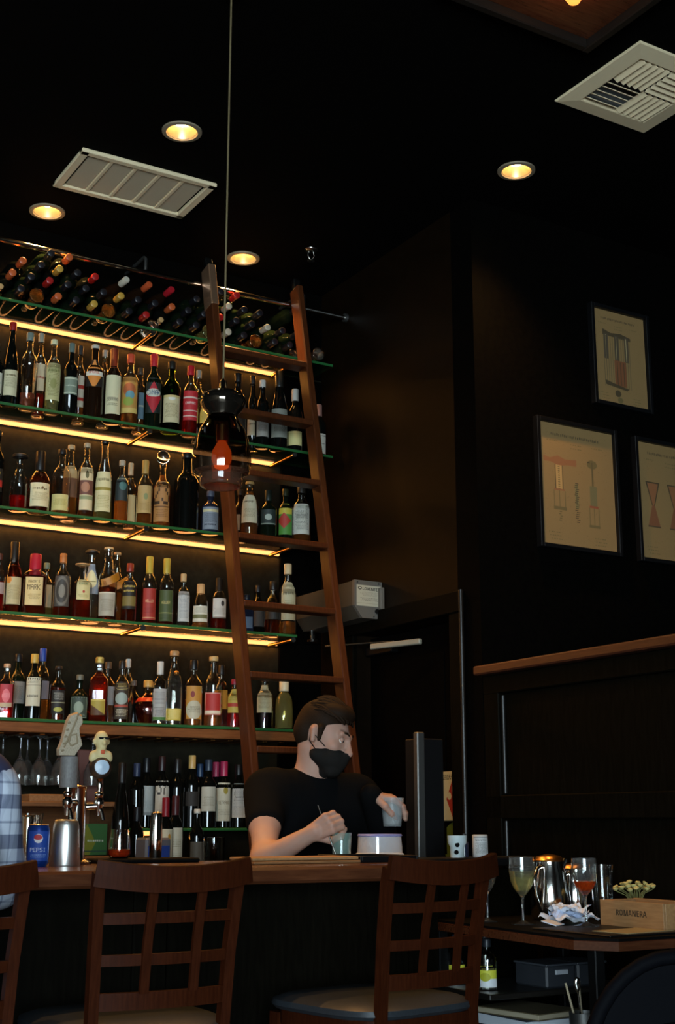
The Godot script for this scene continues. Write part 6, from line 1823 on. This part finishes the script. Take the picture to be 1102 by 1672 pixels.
func bartender() -> void:
	var t := thing("person", "bartender in black short sleeved shirt and dark face mask working behind the bar", "person")
	var hd := Transform3D(Basis(Vector3.UP, 0.62) * Basis(Vector3.RIGHT, 0.3) * Basis(Vector3.BACK, -0.12), Vector3(2.468, 1.507, 1.275))
	var body := MB.new()
	var sh_r := Vector3(2.265, 1.317, 1.205)
	var sh_l := Vector3(2.670, 1.302, 1.205)
	var el_r := Vector3(2.150, 1.085, 1.43)
	var wr_r := Vector3(2.245, 1.172, 1.575)
	var el_l := Vector3(2.755, 1.112, 1.265)
	var wr_l := Vector3(2.60, 1.305, 1.39)
	var trunk := [
		[Vector3(2.395, 0.992, 1.145), Vector3(2.535, 0.992, 1.145), 0.125, 0.125], [Vector3(2.385, 1.142, 1.165), Vector3(2.545, 1.142, 1.165), 0.115, 0.115],
		[Vector3(2.355, 1.242, 1.185), Vector3(2.575, 1.242, 1.185), 0.115, 0.115], [sh_r + Vector3(0.05, 0, 0), sh_l - Vector3(0.05, 0, 0), 0.07, 0.07],
		[sh_r, sh_r.lerp(el_r, 0.45), 0.064, 0.054], [sh_l, sh_l.lerp(el_l, 0.45), 0.064, 0.054],
		[Vector3(2.460, 1.322, 1.205), Vector3(2.465, 1.392, 1.225), 0.068, 0.058],
	]
	var all := trunk.duplicate()
	all += [
		[Vector3(2.460, 1.352, 1.215), hd * Vector3(0, -0.04, -0.03), 0.058, 0.056], [sh_r, el_r, 0.058, 0.043], [el_r, wr_r, 0.044, 0.028], [sh_l, el_l, 0.058, 0.042], [el_l, wr_l, 0.043, 0.027],
		[Vector3(2.385, 0.920, 1.145), Vector3(2.375, 0.500, 1.235), 0.09, 0.065], [Vector3(2.375, 0.500, 1.235), Vector3(2.375, 0.090, 1.250), 0.06, 0.042], [Vector3(2.545, 0.920, 1.145), Vector3(2.555, 0.500, 1.235), 0.09, 0.065], [Vector3(2.555, 0.500, 1.235), Vector3(2.555, 0.090, 1.250), 0.06, 0.042],
		[Vector3(2.375, 0.050, 1.250), Vector3(2.375, 0.035, 1.390), 0.045, 0.035], [Vector3(2.555, 0.050, 1.250), Vector3(2.555, 0.035, 1.390), 0.045, 0.035],
	]
	body.blob(all, 0.013, 0.04)
	body.blob(head_prims(hd), 0.004, 0.016)
	var fx := (wr_r - el_r).normalized()
	# right fist: fingers closed, back of the hand to the room
	var zz := (Vector3(-0.25, 0.25, 0.93) - fx * fx.dot(Vector3(-0.25, 0.25, 0.93))).normalized()
	body.blob(hand(wr_r - fx * 0.005, Basis(fx.cross(zz), fx, zz), 1.15) + [[el_r.lerp(wr_r, 0.85), wr_r + fx * 0.02, 0.029, 0.026]], 0.0035, 0.007)
	# left hand: held out flat over the glass
	var fl := Vector3(0.72, -0.12, 0.3).normalized()
	var zl := (Vector3(0.05, 0.95, 0.2) - fl * fl.dot(Vector3(0.05, 0.95, 0.2))).normalized()
	body.blob(hand(wr_l, Basis(fl.cross(zl), fl, zl), 0.5) + [[el_l.lerp(wr_l, 0.85), wr_l + fl * 0.02, 0.028, 0.025]], 0.0035, 0.007)
	obj("body", body, M.skin, t)
	var grow := []
	for q in trunk.slice(0, 6):
		grow.append([q[0], q[1], q[2] + 0.012, q[3] + 0.013])
	grow.append([Vector3(2.460, 1.322, 1.205), Vector3(2.463, 1.350, 1.210), 0.082, 0.072])
	obj("shirt", MB.new().blob(grow, 0.011, 0.045), M.tshirt, t)
	var legs := []
	for q in all.slice(11, 15):
		legs.append([q[0], q[1], q[2] + 0.012, q[3] + 0.016])
	legs.append([Vector3(2.395, 0.950, 1.145), Vector3(2.535, 0.950, 1.145), 0.14, 0.14])
	obj("trousers", MB.new().blob(legs, 0.018, 0.04), M.tshirt, t)
	face_parts(t, hd)
	var hr := []
	for q in [[Vector3(0, 0.062, -0.022), Vector3(0.08, 0.08, 0.094)], [Vector3(0, 0.02, -0.06), Vector3(0.076, 0.075, 0.06)], [Vector3(0, 0.105, 0.045), Vector3(0.06, 0.03, 0.045)], [Vector3(-0.04, 0.1, 0.02), Vector3(0.04, 0.035, 0.06)], [Vector3(0.03, 0.12, 0.0), Vector3(0.05, 0.03, 0.07)]]:
		hr.append([hd * q[0], q[1], hd.basis])
	for sx in [-1, 1]:
		hr.append([hd * Vector3(sx * 0.074, 0.03, 0.012), hd * Vector3(sx * 0.072, -0.01, 0.016), 0.012, 0.007])
	hr.append([hd * Vector3(0, 0.0, 0.1), Vector3(0.075, 0.07, 0.06), hd.basis, "cut"])
	var hair := MB.new().blob(hr, 0.005, 0.014)
	var rng := RandomNumberGenerator.new()
	rng.seed = 11
	for i in 90:
		var side := rng.randf_range(-1.25, 1.25)
		var a0 := rng.randf_range(0.15, 0.75)
		var lock := []
		var lift := rng.randf_range(0.99, 1.05)
		for j in 6:
			var a := a0 + j * 0.27
			var w := side + 0.06 * sin(j * 1.1 + i)
			lock.append(hd * (Vector3(0, 0.062, -0.018) + Vector3(sin(w) * 0.083 * sin(a * 0.95 + 0.3), cos(w) * 0.09 * sin(a), cos(a) * 0.1) * lift))
		hair.tube(lock, [0.002, 0.0042, 0.005, 0.005, 0.004, 0.0015], 6)
	obj("hair", hair, M.hair, t)
	var mk := [[hd * Vector3(0, -0.055, 0.052), Vector3(0.064, 0.056, 0.064), hd.basis], [hd * Vector3(0, -0.03, 0.105), hd * Vector3(0, -0.09, 0.085), 0.02, 0.022], [hd * Vector3(-0.045, -0.06, 0.015), hd * Vector3(0.045, -0.06, 0.015), 0.028, 0.028]]
	mk.append([hd * Vector3(-0.016, -0.1, 0.072), hd * Vector3(0.016, -0.1, 0.072), 0.024, 0.024])
	mk.append([hd * Vector3(0, -0.112, 0.045), hd * Vector3(0, -0.1, 0.06), 0.022, 0.024])
	mk.append([hd * Vector3(0, 0.03, 0.06), Vector3(0.11, 0.052, 0.11), hd.basis, "cut"])
	obj("face_mask", MB.new().blob(mk, 0.004, 0.014), M.mask, t)
	for sx in [-1, 1]:
		obj("ear_loop", MB.new().tube([hd * Vector3(sx * 0.062, -0.028, 0.045), hd * Vector3(sx * 0.078, -0.006, 0.01), hd * Vector3(sx * 0.082, 0.01, -0.018), hd * Vector3(sx * 0.076, -0.025, -0.016), hd * Vector3(sx * 0.062, -0.06, 0.03)], 0.002, 6), M.mask, t)
	# what he holds
	var g := thing("held_glass", "clear pint glass held in the bartender's outstretched left hand", "glass", Vector3(2.665, 1.195, 1.43))
	obj("glass", MB.new().lathe([Vector2(0, 0), Vector2(0.032, 0), Vector2(0.043, 0.1), Vector2(0.0415, 0.1), Vector2(0.031, 0.008), Vector2(0, 0.008)], 28), pane(Color(0.75, 0.78, 0.78), 0.2), g)
	var sp := thing("bar_spoon", "thin steel bar spoon held in the bartender's right fist", "bar spoon", wr_r + fx * 0.075 + Vector3(0.0, -0.01, -0.02))
	obj("rod", MB.new().tube([Vector3(0.02, -0.09, 0.03), Vector3(-0.02, 0.07, -0.02)], 0.003, 8), M.chrome, sp)


func customer() -> void:
	var t := thing("person", "seated customer in a navy and pale plaid shirt at the left edge of the bar", "person")
	var c := Vector3(0.742, 0, 2.34)
	var at := func(x: float, y: float, z: float) -> Vector3: return c + Vector3(x, y, z)
	var torso := [
		[at.call(-0.08, 0.86, 0.0), at.call(0.08, 0.86, 0.0), 0.12, 0.12], [at.call(-0.08, 1.0, -0.01), at.call(0.08, 1.0, -0.01), 0.115, 0.115], [at.call(-0.1, 1.15, -0.02), at.call(0.1, 1.15, -0.02), 0.115, 0.115],
		[at.call(-0.15, 1.29, -0.02), at.call(0.15, 1.29, -0.02), 0.068, 0.068], [at.call(0.19, 1.28, -0.02), at.call(0.235, 1.08, -0.06), 0.062, 0.052], [at.call(0.235, 1.08, -0.06), at.call(0.14, 1.13, -0.26), 0.05, 0.036],
		[at.call(-0.19, 1.28, -0.02), at.call(-0.235, 1.08, -0.06), 0.062, 0.052], [at.call(-0.235, 1.08, -0.06), at.call(-0.14, 1.13, -0.26), 0.05, 0.036],
	]
	var hd := Transform3D(Basis(Vector3.UP, PI), c + Vector3(0, 1.56, -0.05))
	var all := torso + [
		[at.call(0, 1.34, -0.03), at.call(0, 1.46, -0.04), 0.06, 0.056], [at.call(-0.09, 0.86, -0.02), at.call(-0.1, 0.85, -0.4), 0.085, 0.06], [at.call(0.09, 0.86, -0.02), at.call(0.1, 0.85, -0.4), 0.085, 0.06],
		[at.call(-0.1, 0.85, -0.22), at.call(-0.1, 0.85, -0.3), 0.07, 0.065], [at.call(-0.1, 0.83, -0.2), at.call(-0.1, 0.35, -0.2), 0.06, 0.045], [at.call(0.1, 0.83, -0.2), at.call(0.1, 0.35, -0.2), 0.06, 0.045], [at.call(-0.1, 0.33, -0.18), at.call(-0.1, 0.31, -0.28), 0.045, 0.035], [at.call(0.1, 0.33, -0.18), at.call(0.1, 0.31, -0.28), 0.045, 0.035],
	]
	all = all.filter(func(q): return q[1].z > c.z - 0.32)
	var body := MB.new().blob(all, 0.015, 0.04)
	body.blob(head_prims(hd), 0.006, 0.016)
	for sx in [-1, 1]:
		var w: Vector3 = at.call(sx * 0.14, 1.13, -0.26)
		var f := Vector3(-sx * 0.5, -0.12, -0.86).normalized()
		var z := (Vector3.UP - f * f.y).normalized()
		body.blob(hand(w, Basis(f.cross(z), f, z), 0.55), 0.004, 0.007)
	obj("body", body, M.skin, t)
	var grow := []
	for q in torso:
		grow.append([q[0], q[1], q[2] + 0.014, q[3] + 0.012])
	obj("shirt", MB.new().blob(grow, 0.012, 0.04), plaid(), t)
	obj("yoke", MB.new().blob([[at.call(-0.15, 1.315, -0.02), at.call(0.15, 1.315, -0.02), 0.068, 0.068], [at.call(0.18, 1.295, -0.02), at.call(0.2, 1.24, -0.03), 0.074, 0.07], [at.call(-0.18, 1.295, -0.02), at.call(-0.2, 1.24, -0.03), 0.074, 0.07]], 0.012, 0.04), mat(lin(0.012, 0.016, 0.05), 0.85), t)
	var hr := []
	for q in [[Vector3(0, 0.062, -0.022), Vector3(0.082, 0.082, 0.096)], [Vector3(0, 0.0, -0.06), Vector3(0.076, 0.09, 0.06)]]:
		hr.append([hd * q[0], q[1], hd.basis])
	obj("hair", MB.new().blob(hr, 0.008, 0.014), M.hair, t)
	face_parts(t, hd)
	obj("trousers", MB.new().blob(all.slice(9).map(func(q): return [q[0], q[1], q[2] + 0.014, q[3] + 0.014]) + [[at.call(-0.08, 0.87, 0.0), at.call(0.08, 0.87, 0.0), 0.13, 0.13]], 0.018, 0.04), mat(lin(0.02, 0.025, 0.04), 0.85), t)


func plaid() -> StandardMaterial3D:
	var im := Image.create(256, 256, false, Image.FORMAT_RGB8)
	im.fill(Color.html("aab2c2"))
	for y in 256:
		for x in 256:
			var v := 0.0
			if x % 128 < 46:
				v += 0.5
			if y % 128 < 46:
				v += 0.5
			if x % 128 > 84 and x % 128 < 92:
				v += 0.35
			if y % 128 > 84 and y % 128 < 92:
				v += 0.35
			if (x + y) % 4 < 2:
				v *= 0.82
			im.set_pixel(x, y, Color.html("b4bbc8").lerp(Color.html("1e2640"), clampf(v, 0, 1)))
	var m := mat(Color.WHITE, 0.85)
	m.albedo_texture = ImageTexture.create_from_image(im)
	m.uv1_triplanar = true
	m.uv1_scale = Vector3(5.5, 5.5, 5.5)
	return m
